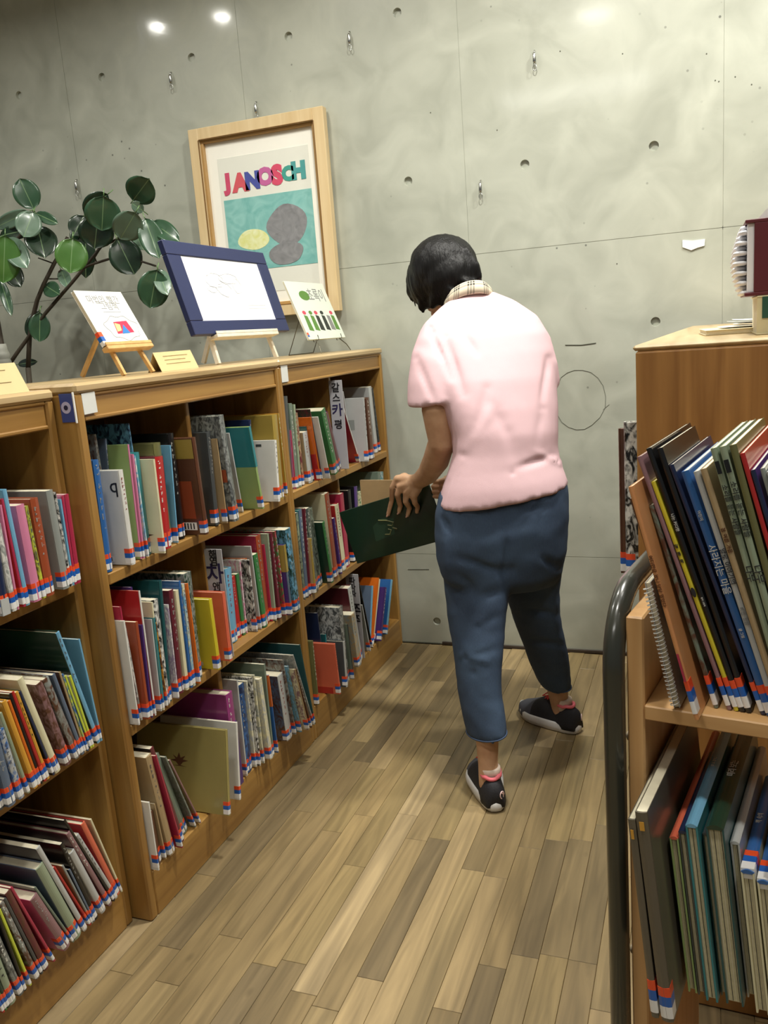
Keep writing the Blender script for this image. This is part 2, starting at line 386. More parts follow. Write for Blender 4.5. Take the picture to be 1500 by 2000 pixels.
# soft panels added out of view as fill light, one behind the camera
for (x, y, wt, sx, sy) in [(.2, -1.2, 10, 1.2, .5), (1.6, 1.3, 6, 1.2, .3)]:
    r_ = empty('ceiling_fill_panel', (x, y, CEIL-.04)); tag(r_, 'added flat ceiling fill panel '+('wider, behind the camera' if x < 1 else 'narrow, above the right bookcase'), 'lamp', 'added ceiling fill lights')
    MB().cbox(-sx/2-.02, sx/2+.02, -sy/2-.02, sy/2+.02, .01, .04, .004).build('housing', rim, r_)
    MB().box(-sx/2, sx/2, -sy/2, sy/2, .004, .01).build('diffuser', emis('fill_glow', (1, .98, .92), 3), r_)
    ld = bpy.data.lights.new('fill_light', 'AREA'); ld.shape = 'RECTANGLE'; ld.size = sx; ld.size_y = sy; ld.energy = wt; ld.color = (1, .98, .92)
    lo = bpy.data.objects.new('fill_light', ld); COL.objects.link(lo); lo.parent = r_; lo.location = (0, 0, 0)
# floor: slab + individual oak strips
floor = MB().box(-4.2, 3.6, -3.2, WY+.16, -.12, -.004).build('floor', wood('oak_floor_far', '8c7654', 'b39a6b', 1)); tag(floor, 'oak strip floor', kind='structure')
PW = .058; pa = math.radians(1.1)
mbs = {}
def plank_mesh(L_):
    k = round(L_, 2)
    if k not in mbs: mbs[k] = MB().cbox(0.0004, PW-.0004, .0004, k-.0004, -.008, 0, .0007).mesh('plank', PLK)
    return mbs[k], k
nP = 0
for i in range(-1, 29):
    x = i*PW; y = -.15-random.random()*.5
    while y < WY-.002:
        L_ = random.choice([.34, .42, .5, .58, .66, .8])
        if y+L_ > WY-.01: L_ = max(.02, round(WY-.012-y, 2))
        if y+L_ < -.05 or L_ < .05: y += L_; continue
        me, k = plank_mesh(L_)
        o = bpy.data.objects.new('plank', me); COL.objects.link(o); o.parent = floor
        o.location = (x, y, 0); nP += 1
        y += k
print('planks', nP)

# ---------------------------------------------------------------- hanging hooks on the wall
steel = plain('steel', 'b9bab6', .25, 1, noise_amt=.02)
def hook(u, v, label, wire=None):
    p = at(u, v, 1, WY); r_ = empty('picture_hook', (p.x, WY-.014, p.z))
    mb = MB(); mb.lathe([(.003, .022), (.0055, .018), (.006, -.006), (.004, -.012)], 12); mb.build('gripper', steel, r_, True)
    MB().tube([(0, 0, .02), (0, .006, .03), (0, .0135, .032)], .0018, 8).build('bracket', steel, r_, True)
    pts = [(0, .004*math.sin(a), -.026+.011*math.cos(a)) for a in [2*PI*k/12 for k in range(12)]]
    MB().tube([(p_[0]+.006*math.sin(i*PI/6), p_[1]*.3, p_[2]) for i, p_ in enumerate(pts)], .0014, 6, closed=True).build('ring', steel, r_, True)
    if wire: MB().tube([(0, 0, -.03), (0, .004, -.03-wire)], .0009, 6).build('wire', steel, r_, True)
    tag(r_, label, 'hook', 'steel picture hooks on the concrete wall')
hook(685, 80, 'steel picture hook on concrete wall, near the top middle, lit bright')
hook(337, 158, 'steel picture hook on concrete wall above the rubber plant and left of the poster')
hook(503, 216, 'steel picture hook on concrete wall directly over the framed poster')
hook(1045, 118, 'steel picture hook on concrete wall at upper right, bent ring')
hook(153, 366, 'steel picture hook on concrete wall between two rubber plant branches')
hook(940, 370, "steel picture hook low on the concrete wall above the person's head")

# ---------------------------------------------------------------- framed poster on the wall
fx0, fx1, fz0, fz1 = -.745, -.152, 1.388, 2.140
FT = .035; yf = WY-.012-FT
fr = empty('framed_poster', ((fx0+fx1)/2, WY-.01, fz0)); tag(fr, 'large pale wood framed poster with colourful lettering hanging on concrete wall', 'poster')
pw = wood('pale_maple', 'd3b888', 'e2cb9f', 2, rough=.4)
def fbox(x0, x1, z0, z1, y0, y1, name, mt, par=fr, b=.002):
    o = MB().cbox(x0-fr.location.x, x1-fr.location.x, y0-fr.location.y, y1-fr.location.y, z0-fr.location.z, z1-fr.location.z, b).build(name, mt, par); return o
bw = .045
fbox(fx0, fx0+bw, fz0, fz1, yf, WY-.012, 'frame_rail', pw); fbox(fx1-bw, fx1, fz0, fz1, yf, WY-.012, 'frame_rail', pw)
fbox(fx0+bw, fx1-bw, fz1-bw, fz1, yf, WY-.012, 'frame_rail', pw); fbox(fx0+bw, fx1-bw, fz0, fz0+bw, yf, WY-.012, 'frame_rail', pw)
pb = plain('frame_lip', 'b48f58', .4)
for a in [(fx0+bw, fx0+bw+.012, fz0+bw, fz1-bw), (fx1-bw-.012, fx1-bw, fz0+bw, fz1-bw), (fx0+bw+.012, fx1-bw-.012, fz1-bw-.012, fz1-bw), (fx0+bw+.012, fx1-bw-.012, fz0+bw, fz0+bw+.012)]:
    fbox(*a, yf+.012, WY-.014, 'inner_lip', pb)
for a in [(fx0+bw-.004, fx0+bw, fz0+bw, fz1-bw), (fx1-bw, fx1-bw+.004, fz0+bw, fz1-bw), (fx0+bw, fx1-bw, fz1-bw, fz1-bw+.003), (fx0+bw, fx1-bw, fz0+bw-.003, fz0+bw)]:
    fbox(*a, yf-.0008, yf+.004, 'groove_line', plain('groove_brown', '7d5a2a', .6), b=.0005)
fbox(fx0+bw, fx1-bw, fz0+bw, fz1-bw, WY-.020, WY-.013, 'mat_board', plain('mat_white', 'f4f2e6', .7, noise_amt=.01))
ps = fbox(fx0+.105, fx1-.085, fz0+.10, fz1-.12, WY-.0212, WY-.0199, 'poster_print', plain('poster_paper', 'e3e4d8', .5, noise_amt=.01), b=.0004)
def wp(u, v): p = at(u, v, 1, WY-.022); return (p.x-fr.location.x, p.z-fr.location.z)
yl_ = WY-.0222-fr.location.y
def flat(par, pts, y, t, name, mt):
    n = len(pts); mb = MB(); mb.add([(x, y, z) for x, z in pts]+[(x, y+t, z) for x, z in pts], [tuple(range(n)), tuple(range(2*n-1, n-1, -1))]+[(i, (i+1) % n, n+(i+1) % n, n+i) for i in range(n)])
    return mb.build(name, mt, par)
tA = wp(437, 392); tB = wp(607, 368); tC = wp(622, 511)
x0t, x1t, z1t, z0t = tA[0], (tB[0]+tC[0])/2, (tA[1]+tB[1])/2, tC[1]-.004
flat(ps, [(x0t, z0t), (x1t, z0t), (x1t, z1t), (x0t, z1t)], yl_, .0008, 'teal_panel', speck('teal_paint', '6fb0aa', '8fc6bf', 14, .6, .3, .7))
cx_ = x0t+(x1t-x0t)*.66; w_ = x1t-x0t; h_ = z1t-z0t
def blob(cx, cz, rx, rz, seed, n=26):
    rn = random.Random(seed); ph = [rn.random()*6 for _ in range(3)]
    return [(cx+rx*math.cos(a)*(1+.07*math.sin(2*a+ph[0])+.05*math.sin(3*a+ph[1])), cz+rz*math.sin(a)*(1+.06*math.sin(2*a+ph[2]))) for a in [2*PI*k/n for k in range(n)]]
flat(ps, blob(x0t+w_*.70, z0t+h_*.56, w_*.22, h_*.27, 1), yl_-.0006, .0006, 'grey_shape', speck('grey_paint', '77787a', '919294', 22, .7, .3, .7))
flat(ps, blob(x0t+w_*.66, z0t+h_*.18, w_*.20, h_*.155, 2), yl_-.0012, .0006, 'grey_shape', MATS['grey_paint'])
flat(ps, blob(x0t+w_*.30, z0t+h_*.42, w_*.17, h_*.15, 3), yl_-.0006, .0006, 'yellow_shape', speck('yellow_paint', 'd9dc86', 'e9eec0', 26, .7, .3, .7))
lets = [('J', 445, 357, 'c8496a', 33), ('A', 469, 358, 'd0555f', 36), ('N', 493, 354, '45509c', 34), ('O', 518, 346, 'c0629a', 34), ('S', 541, 343, 'd24a68', 38), ('C', 562, 340, '3f9a8c', 28), ('H', 583, 334, '4a9a98', 34)]
for ch, u, v, c, hp in lets:
    x, z = wp(u, v); sz = hp*1.25/510
    o = put_text(ch, sz, plain('ink_'+c, c, .6), frame_M((x, yl_-.0002, z), (1, 0, .0), (0, 0, 1)), ps, 'letter', fat=sz*.075)
# ================================================================ BOOKCASES
CARD = plain('card_white', 'dfe1dc', .5, noise_amt=.01)
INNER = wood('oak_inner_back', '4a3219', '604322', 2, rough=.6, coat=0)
def bookcase(X, Y0, Y1, part_y, label, header_shift=0, tl=.022, tr=.022, name='bookcase', zt=1.2326, flip=1, depthx=.30, yaw_=0, tt=.022):
    """open face towards +X (flip=1) at x = X"""
    r_ = empty(name, (X, Y0, 0)); r_.rotation_euler.z = yaw_; tag(r_, label, 'bookcase')
    L_ = Y1-Y0; d = -flip
    def bx(a0, a1, y0, y1, z0, z1, n, mt=OAK, b=.0025):
        xs = sorted((d*a0, d*a1)); return MB().cbox(xs[0], xs[1], y0, y1, z0, z1, b).build(n, mt, r_)
    bx(0, depthx, 0, tl, 0, zt-tt, 'side_panel', b=.004); bx(0, depthx, L_-tr, L_, 0, zt-tt, 'side_panel', b=.004)
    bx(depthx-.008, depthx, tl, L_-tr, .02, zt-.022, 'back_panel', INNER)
    bx(-.004, depthx+.004, 0, L_, zt-tt, zt, 'top', OAKT, min(.006, tt*.4))
    bx(.006, .024, tl, L_-tr, zt-.075, zt-.022, 'header_panel', OAKH)
    bx(.002, .012, tl, L_-tr, zt-.079, zt-.070, 'header_lip', OAKH)
    bx(.002, .012, tl, L_-tr, zt-.030, zt-.022, 'header_lip', OAKH)
    for zb in (.802, .4515): bx(0, depthx-.008, tl, L_-tr, zb, zb+.026, 'shelf', OAKH)
    bx(.004, depthx-.008, tl, L_-tr, .098, .116, 'bottom_shelf', OAKH)
    bx(0, .02, tl, L_-tr, 0, .1135, 'plinth', OAKH)
    if part_y:
        for z0, z1 in ((.828, zt-.078), (.4775, .802), (.116, .4515)):
            bx(.035, depthx-.008, part_y-Y0-.008, part_y-Y0+.008, z0, z1, 'divider', OAK)
    return r_
Y1m, Y2m, Y3m = 1.395, 2.296, 3.188
bcN = bookcase(-.047, .489, 1.389, .94, 'oak bookcase nearest the camera at the left edge, set slightly back', zt=1.224)
bcM = bookcase(0, Y1m, Y2m, 1.845, 'middle oak bookcase, full of books, with two small easels on top', tl=.026, tr=.019)
bcF = bookcase(0, Y2m+.001, Y3m, 2.742, 'far oak bookcase against the concrete wall, with green book held before it', tl=.019)
def card(root, x, y, z, w_, h_, tilt, name='label_card'):
    mb = MB(); mb.cbox(-.0003, .0009, -w_/2, w_/2, -h_/2, h_/2, .0003); o = mb.build(name, CARD, root)
    o.location = (x+.001, y, z); o.rotation_euler.x = tilt; return o
card(bcM, -.0012, .043, 1.189, .042, .043, .03)
card(bcF, -.0012, .036, 1.19, .044, .052, 0)
# ---------------------------------------------------------------- books
PAL = dict(navy=('1e2a4a', 'navy'), blue=('2f62a0', 'blue'), sky=('6fa8c8', 'light blue'), teal=('2b7f86', 'teal'), dkteal=('1f4f52', 'dark teal'),
  dkgreen=('1d3a2c', 'dark green'), green=('3d7a45', 'green'), ltgreen=('93ac6c', 'light green'), sage=('8f9d84', 'sage green'), olive=('6a6a42', 'olive'), lime=('c3cf45', 'lime'),
  yellow=('cdbf34', 'yellow'), mustard=('a08a42', 'mustard'), gold=('d09a3a', 'golden'), cream=('d9d4b0', 'cream'), white=('dcdcd6', 'white'), grey=('8d938f', 'grey'),
  dkgrey=('45494a', 'dark grey'), black=('17181a', 'black'), brown=('5b3a2a', 'brown'), tan=('a8916c', 'tan'), khaki=('9a9058', 'khaki'), taupe=('5f594d', 'taupe'), oak=('cc8f5c', 'light brown'), orange=('d2691e', 'orange'), brick=('9a4a2e', 'brick red'),
  red=('b02a2a', 'red'), crimson=('a82d4a', 'crimson'), maroon=('662a34', 'maroon'), pink=('cf7fa0', 'pink'), salmon=('d4694e', 'salmon'), purple=('4a2f72', 'purple'),
  lilac=('9a8aa6', 'lilac'), mauve=('8c6a6e', 'mauve'), magenta=('96407c', 'magenta'), slate=('5d6c80', 'slate blue'), greygreen=('6f7d6f', 'grey-green'), silver=('b5b8b6', 'pale grey'))
def cmat(c):
    if '/' in c:
        a, b = c.split('/'); return speck('cover_'+a+'_'+b, PAL[a][0], PAL[b][0], 80, .28, .40, .62, (1, 1, .6))
    return plain('cover_'+c, PAL[c][0], .28, coat=.35, noise_amt=.07, scale=14)
def cname(c): return ' and '.join(PAL[x][1] for x in c.split('/')) if '/' in c else PAL[c][1]
PAGE = plain('page_block', 'cfc7ae', .8, noise_amt=.05, scale=120)
LB = [plain('label_white', 'e8e8e6', .35, coat=.3, noise_amt=.01), plain('label_blue', '1f5fb4', .35, coat=.3, noise_amt=.02), plain('label_orange', 'e4512a', .35, coat=.3, noise_amt=.02)]
TITLE_DK = plain('title_dark', '26262a', .5); TITLE_LT = plain('title_pale', 'd8d8d0', .5); TITLE_RD = plain('title_red', '8a4038', .5); TITLE_MD = plain('title_mid', '5c5c60', .5); TITLE_GY = plain('title_dim', '9a9a94', .5)
# letter-like title strokes, too small to read
GL = []
for sd in range(7):
    rn = random.Random(sd+50); mb = MB(); z = 0
    while z < .98:
        h = .07+.05*rn.random()
        for _ in range(3):
            a = rn.random()*.55; b_ = rn.random()*.6
            if rn.random() < .5: mb.box(a, a+.42, -.5, 0, z+b_*h, z+b_*h+.018)
            else: mb.box(a, a+.12, -.5, 0, z, z+h*.8)
        z += h*1.25
        if rn.random() < .2: z += .07
    GL.append(mb)
GLM = {}
def glyph_mesh(i, mt):
    if (i, mt.name) not in GLM: GLM[(i, mt.name)] = GL[i].mesh('title', mt)
    return GLM[(i, mt.name)]
ROWS = {}
def make_book(M_, th, H, D, col, spine=None, label=True, title=True, soft=False, name='picture_book', lab_h=.036, extra=None, seed=0):
    rn = random.Random(seed)
    r_ = empty(name, mat=M_)
    cm = cmat(col); sm = cmat(spine) if spine else cm
    b = .0022 if th > .009 and not soft else .0009
    b = min(b, th*.24)
    mb = MB()
    # two boards and a slightly rounded spine
    mb.cbox(0, b, .002, D, 0, H, min(.0006, b*.3), 0); mb.cbox(th-b, th, .002, D, 0, H, min(.0006, b*.3), 0)
    n = 6; bulge = min(.003, th*.16)
    out = [(th*k/n, -bulge*math.sin(PI*k/n)) for k in range(n+1)]; inn = [(th-b*.6-(th-1.2*b)*k/n, .0022-bulge*.6*math.sin(PI*k/n)) for k in range(n+1)]
    mb.prism(out+inn, 0, H, 1)
    mb.build('cover', [cm, sm], r_)
    MB().cbox(b, th-b, .0022, D-.003, .003 if b > .001 else .0006, H-.003 if b > .001 else H-.0006, .0002).build('pages', PAGE, r_)
    if label:
        mb = MB(); z0 = .003+.004*rn.random(); lh = lab_h*(.9+.15*rn.random()); e = .0004
        for k, (f0, f1) in enumerate(((0, .38), (.38, .70), (.70, 1))):
            mb.prism([(-e, -e), (th*.25, -bulge*.8-e), (th*.75, -bulge*.8-e), (th+e, -e), (th+e, .014), (th, .014), (th, 0), (0, 0), (0, .014), (-e, .014)], z0+lh*f0, z0+lh*f1, k)
        mb.build('spine_label', LB, r_)
    if title and H > .1 and rn.random() < .6:
        dark = sum(hexc(PAL[(spine or col).split('/')[0]][0])) < .75
        mt = (TITLE_GY if rn.random() < .7 else TITLE_LT) if dark else rn.choice([TITLE_RD, TITLE_MD, TITLE_MD, TITLE_DK])
        o = bpy.data.objects.new('title', glyph_mesh(rn.randrange(7), mt)); COL.objects.link(o); o.parent = r_
        tl_ = H*(.35+.25*rn.random()); o.location = (th*.22, -bulge*.85+.0001, H*.93-tl_); o.scale = (min(.009, th*.5), .0009, tl_)
    if extra: extra(r_, th, H, D)
    return r_
def place_row(key, origin, e, n, z0, items, xf, part=None, x_max=.03, x_min=-.12, D=None, back=.285, rowname='', hmax=.3, span=None, thmax=.034, name='picture_book'):
    """items: (xb, yb, xt, yt, colour, opts) in crop coordinates of the spine's far bottom and top corners; they become real positions, sizes and leans"""
    e = Vector(e); n = Vector(n); origin = Vector(origin)
    ox, oy, sc = xf; L_ = []; rn = random.Random(sum(map(ord, key)))
    for it in items:
        xb, yb, xt, yt, col = it[:5]; op = it[5] if len(it) > 5 else {}
        pb = at(ox+xb/sc, oy+yb/sc, 2, z0)
        off = (pb-origin).dot(n); off = max(x_min, min(x_max, off)); off = op.get('off', off)
        pb = atplane(ox+xb/sc, oy+yb/sc, origin+n*off, n)
        s = (pb-origin).dot(e)
        pt = atplane(ox+xt/sc, oy+yt/sc, origin+n*off, n)
        ds = (pt-origin).dot(e)-s; dz = pt.z-z0
        phi = math.atan2(-ds, dz); H = math.hypot(ds, dz)
        L_.append([s, off, phi, H, col, op])
    if part: L_.append([part+.009, -.03, 0, .34, None, {}]); 
    L_.sort(key=lambda q: q[0])
    placed = []; prevphi = None; drift = 0
    for s, off, phi, H, col, op in L_:
        if col is None:
            placed.append((part+.009, 0, .33)); prevphi = None; continue
        H = max(.12, min(hmax, H)); phi = max(-.5, min(.6, phi))
        if prevphi is not None and not op.get('free'):
            phi = min(phi, prevphi+.05); phi = max(phi, prevphi-.16)
        sL = span[0] if span else -9
        for (yr, tp, hh) in placed[-7:]:
            zm = min(H*math.cos(phi), hh)
            sL = max(sL, yr+max(0, zm*(math.tan(phi)-math.tan(tp))))
        if span and phi > 0 and not op.get('over'): sL = max(sL, span[0]+H*math.sin(phi))
        tmx = op.get('th', thmax); tmn = op.get('tmin', .0045)
        sL = max(sL, s-tmx/math.cos(phi)) if s-tmx/math.cos(phi) > sL else sL
        th = min(tmx, max(tmn, (s-sL)*math.cos(phi)-.0012))
        if s-sL > tmx/math.cos(phi): sL = s-tmx/math.cos(phi)
        loc_s = sL+.0006
        sR = loc_s+th/math.cos(phi)
        if span and sR > span[1]: continue
        if part is not None and loc_s < part+.009 and sR > part-.009:
            continue
        if part is not None and phi < 0 and sR-math.tan(phi)*0 < part and sR+H*math.sin(-phi) > part-.009: phi = 0
        drift = max(drift, sR-s)
        DD = op.get('D', D or (.17+.07*rn.random())); DD = min(DD, back+off-.004)
        # near lower corner touches the shelf when leaning towards -e, far lower corner otherwise
        loc = origin+e*loc_s+n*off; loc.z = z0+.0004
        if phi < 0: loc += Vector((0, 0, th*math.sin(-phi)))
        M_ = rootmat(e, -n, loc, phi)
        bk = make_book(M_, th, H, DD, col, op.get('sp'), op.get('lab', True), op.get('title', th > .006), op.get('soft', rn.random() < .3), op.get('name', name), op.get('lh', .034), op.get('ex'), seed=len(placed)+sum(map(ord, key)))
        bk['_th'] = th; ROWS.setdefault(key, []).append((bk, col, op, th, H, rowname))
        placed.append((sR+.0004, phi, H*math.cos(phi))); prevphi = phi
    print(key, len(ROWS.get(key, [])), 'of', len(items), 'drift %.3f' % drift)
def printed(x0, x1, z0, z1, col, side=-1, name='cover_print', mt=None, poly=None):
    """flat print on the near cover: fractions of depth and height"""
    def f(r_, th, H, D):
        y = 0 if side < 0 else th; t = .0003
        xs = (-t, 0) if side < 0 else (th, th+t)
        mb = MB(); m_ = mt or cmat(col)
        if poly:
            pts = [(x0+(x1-x0)*a, z0+(z1-z0)*b) for a, b in poly]; k = len(pts)
            mb.add([(xs[0], D*a, H*b) for a, b in pts]+[(xs[1], D*a, H*b) for a, b in pts], [tuple(range(k)), tuple(range(2*k-1, k-1, -1))]+[(i, (i+1) % k, k+(i+1) % k, k+i) for i in range(k)])
        else: mb.box(xs[0], xs[1], D*x0+.0025, D*x1, H*z0, H*z1)
        mb.build(name, m_, r_)
    return f
def both(*fs):
    def f(*a):
        for g in fs: g(*a)
    return f
def spineband(z0, z1, col):
    def f(r_, th, H, D):
        MB().box(.0001, th-.0001, -min(.003, th*.16)-.0003, .0, H*z0, H*z1).build('spine_print', cmat(col), r_)
        MB().box(-.0003, 0, .0005, D*.995, H*z0, H*z1).build('cover_print', cmat(col), r_)
    return f
LEAF = [(.1, 0), (.45, .05), (.3, .3), (.0, .45), (.3, .5), (.15, .8), (.42, .62), (.5, 1), (.62, .6), (.85, .8), (.7, .5), (1, .4), (.7, .3), (.55, .05), (.9, 0)]
barcode = lambda x0, x1, z0, z1: (lambda r_, th, H, D: (MB().box(-.0004, 0, D*x0, D*x1, H*z0, H*z1).build('barcode_patch', WHITE, r_), [MB().box(-.0006, -.0004, D*(x0+(x1-x0)*(.08+.1*k)), D*(x0+(x1-x0)*(.12+.1*k)), H*(z0+.01), H*(z1-.008)).build('bar', TITLE_DK, r_) for k in range(9)]))
def ch_mark(s, y, z, size):   # a printed mark on the near cover
    def f(r_, th, H, D):
        put_text(s, size, TITLE_DK, frame_M((-.0004, D*y, H*z), (0, -1, 0), (0, 0, 1)), r_, 'lettering')
    return f
EY = (0, 1, 0); NX = (1, 0, 0)
c1 = (160, 780, 5.882); c2 = (340, 760, 6.25)
def sh(items, a, b):  # crop b coordinates -> crop a
    return [((b[0]+i[0]/b[2]-a[0])*a[2], (b[1]+i[1]/b[2]-a[1])*a[2], (b[0]+i[2]/b[2]-a[0])*a[2], (b[1]+i[3]/b[2]-a[1])*a[2])+tuple(i[4:]) for i in items]
M1a = [(355, 1965, 190, 690, 'blue'), (395, 1860, 165, 400, 'grey/brown'), (405, 1850, 285, 450, 'slate'),
  (620, 1885, 470, 805, 'white', dict(th=.016, ex=both(ch_mark('q', .09, .84, .045), barcode(.22, .52, .03, .09)), D=.2)),
  (650, 1850, 485, 530, 'ltgreen', dict(sp='pink', th=.007)), (690, 1840, 560, 640, 'pink', dict(th=.007)),
  (745, 1815, 585, 655, 'sky/white'), (765, 1740, 520, 180, 'navy/sky', dict(D=.24)), (800, 1770, 655, 605, 'teal'),
  (970, 1780, 840, 685, 'cream', dict(th=.022, ex=printed(.1, .42, .12, .3, 'brown', poly=LEAF))), (1030, 1700, 930, 650, 'maroon', dict(sp='red')),
  (1045, 1650, 890, 495, 'olive'), (1062, 1640, 945, 540, 'gold', dict(th=.006)), (1100, 1650, 1010, 530, 'sky', dict(sp='sky')), (1190, 1585, 1050, 385, 'black', dict(th=.024))]
M1b = [(430, 1790, 250, 590, 'brown', dict(th=.017, ex=both(printed(0, .9, .79, .985, 'mustard'), printed(.1, .9, .17, .56, 'brick'), barcode(.12, .62, .05, .13)))),
  (495, 1680, 365, 420, 'olive', dict(sp='olive')), (555, 1650, 440, 520, 'dkgrey'), (655, 1635, 510, 610, 'tan'),
  (800, 1620, 600, 320, 'dkgrey/grey', dict(ex=printed(0, .6, .38, .5, 'brick'))), (850, 1500, 640, 560, 'silver', dict(th=.006)),
  (985, 1440, 940, 375, 'navy', {}), (1010, 1450, 1000, 480, 'black/white', {}), (1110, 1490, 930, 460, 'ltgreen', dict(th=.012, ex=spineband(.52, 1, 'teal'))),
  (1310, 1475, 1140, 675, 'white', dict(th=.014, ex=printed(.2, .3, .9, .94, 'dkgrey'))), (1345, 1330, 1060, 440, 'mustard', dict(sp='mustard')), (1392, 1295, 1110, 428, 'gold', dict(sp='mustard', th=.008))]
place_row('M1', (0, 0, 0), EY, NX, .829, M1a+sh(M1b, c1, c2), c1, part=1.845, rowname='upper shelf, middle bookcase', span=(Y1m+.027, Y2m-.02))
c3 = (210, 1080, 5.555); c4 = (380, 1020, 6.452)
M2a = [(300, 1900, 130, 765, 'white', dict(th=.006)), (330, 1850, 130, 590, 'crimson'), (385, 1805, 190, 735, 'white/grey'), (405, 1770, 185, 410, 'purple'),
  (470, 1790, 330, 740, 'brick', dict(th=.02)), (490, 1785, 375, 780, 'purple', dict(th=.006)), (500, 1780, 320, 425, 'red', dict(sp='white', th=.008)), (522, 1765, 410, 760, 'silver'), (592, 1725, 460, 550, 'cream', dict(ex=spineband(.1, .86, 'teal'), th=.01)),
  (650, 1700, 520, 760, 'brown/gold'), (682, 1625, 545, 490, 'black/white'), (700, 1600, 590, 295, 'dkteal'), (755, 1590, 605, 590, 'lilac/white'),
  (830, 1500, 715, 390, 'maroon', dict(th=.02)), (890, 1470, 770, 395, 'cream'), (930, 1450, 795, 300, 'blue'), (960, 1430, 835, 330, 'sky/cream'), (1015, 1410, 875, 328, 'orange', dict(th=.008)), (1030, 1340, 905, 195, 'dkgreen/grey')]
M2b = [(345, 1890, 215, 960, 'yellow', dict(th=.016, D=.2, ex=printed(.2, .5, .05, .1, 'silver'))), (495, 1845, 385, 870, 'salmon', dict(th=.016, D=.2)), (520, 1655, 425, 700, 'maroon', dict(th=.008)),
  (545, 1480, 460, 560, 'sky'), (600, 1425, 510, 670, 'salmon', dict(sp='red')), (650, 1400, 560, 640, 'green'), (672, 1390, 580, 480, 'white/pink'), (770, 1360, 640, 465, 'orange'),
  (800, 1370, 690, 470, 'black/white'), (850, 1340, 715, 300, 'silver'), (925, 1295, 795, 390, 'green'), (948, 1250, 830, 150, 'crimson', dict(sp='brick')), (985, 1245, 880, 280, 'crimson'), (1040, 1230, 935, 140, 'sage'), (1100, 1200, 985, 130, 'maroon'), (1165, 1170, 1025, 110, 'crimson/green'),
  (1240, 1155, 1140, 280, 'purple', dict(ex=spineband(.62, 1, 'mustard'), sp='slate')), (1340, 1140, 1205, 70, 'dkgreen/sky', {})]
place_row('M2', (0, 0, 0), EY, NX, .4775+.001, M2a+sh(M2b, c3, c4), c3, part=1.845, rowname='middle shelf, middle bookcase', span=(Y1m+.027, Y2m-.02))
c5 = (240, 1400, 6.25); c6 = (420, 1230, 6.061)
M3a = [(425, 1890, 300, 1060, 'white', dict(th=.005)), (475, 1760, 370, 1140, 'brown', {}), (525, 1740, 330, 1130, 'tan'), (640, 1640, 230, 590, 'tan', dict(D=.2, ex=printed(.05, .6, .1, .55, 'mauve'))), (690, 1640, 300, 590, 'crimson', dict(th=.008)),
  (755, 1500, 320, 440, 'black', dict(sp='maroon')), (800, 1380, 440, 470, 'greygreen'), (890, 1350, 490, 540, 'greygreen/grey'), (960, 1290, 570, 545, 'tan', dict(sp='mauve')),
  (1320, 1210, 1280, 150, 'khaki', dict(free=1, D=.27, th=.012, tmin=.011, ex=printed(.42, .62, .52, .68, 'brown', poly=LEAF)))]
M3b = [(310, 2000, 268, 1090, 'white', dict(free=1, th=.01)), (330, 1800, 175, 740, 'magenta', dict(ex=spineband(0, .68, 'purple'))), (352, 1750, 240, 740, 'black', {}), (390, 1720, 270, 590, 'silver'), (440, 1640, 340, 620, 'navy/blue'), (500, 1610, 385, 600, 'silver/cream'),
  (545, 1600, 440, 560, 'black/white'), (592, 1570, 470, 530, 'cream/grey'), (690, 1500, 545, 570, 'cream/silver', dict(th=.02)), (705, 1480, 595, 400, 'greygreen'), (752, 1450, 610, 560, 'blue', dict(ex=spineband(.6, 1, 'orange'))),
  (915, 1260, 715, 620, 'slate/brown', dict(sp='silver')), (960, 1240, 770, 400, 'grey/brown'), (1000, 1240, 800, 510, 'sky/greygreen', {}), (1112, 1220, 900, 540, 'cream/mauve', dict(sp='tan')), (1160, 1205, 925, 545, 'brown'),
  (1175, 1170, 905, 330, 'grey/silver', {}), (1185, 1130, 1068, 110, 'dkteal', {})]
place_row('M3', (0, 0, 0), EY, NX, .1165, M3a+sh(M3b, c5, c6), c5, part=1.845, rowname='bottom shelf, middle bookcase', span=(Y1m+.027, Y2m-.02), x_max=.06)
cF1 = (540, 720, 6.522)
F1 = [(215, 1540, 140, 350, 'dkgrey'), (250, 1530, 175, 790, 'pink', dict(sp='crimson')), (292, 1510, 195, 440, 'greygreen'), (325, 1500, 240, 455, 'sage'), (362, 1480, 270, 560, 'maroon/tan'), (470, 1440, 320, 860, 'tan', dict(sp='silver')),
  (482, 1430, 380, 740, 'dkteal'), (570, 1420, 415, 640, 'orange', dict(sp='orange', ex=printed(.0, .5, .0, .42, 'red'))), (590, 1410, 430, 520, 'dkgreen/maroon'), (682, 1400, 460, 700, 'white', dict(th=.005)), (800, 1330, 550, 640, 'green', dict(sp='green')), (835, 1290, 630, 630, 'purple', dict(sp='maroon')),
  (905, 1270, 695, 530, 'maroon', dict(sp='cream')), (962, 1240, 740, 520, 'crimson', dict(sp='white')), (972, 1200, 860, 660, 'white/navy'), (982, 1190, 935, 265, 'silver', {}),
  (1180, 1195, 1118, 368, 'silver', dict(th=.026, D=.2, free=1, ex=both(printed(.2, .4, .5, .66, 'grey'), printed(.25, .6, .1, .14, 'black')))), (1250, 1160, 1170, 372, 'brown', dict(sp='brown')), (1300, 1060, 1150, 280, 'silver', {}), (1332, 1045, 1190, 285, 'dkgrey/black'), (1385, 1035, 1378, 225, 'green', dict(sp='ltgreen', free=1))]
place_row('F1', (0, 0, 0), EY, NX, .829, F1, cF1, part=2.742, rowname='upper shelf, far bookcase', span=(Y2m+.021, Y3m-.024))
cF2 = (560, 930, 6.818)
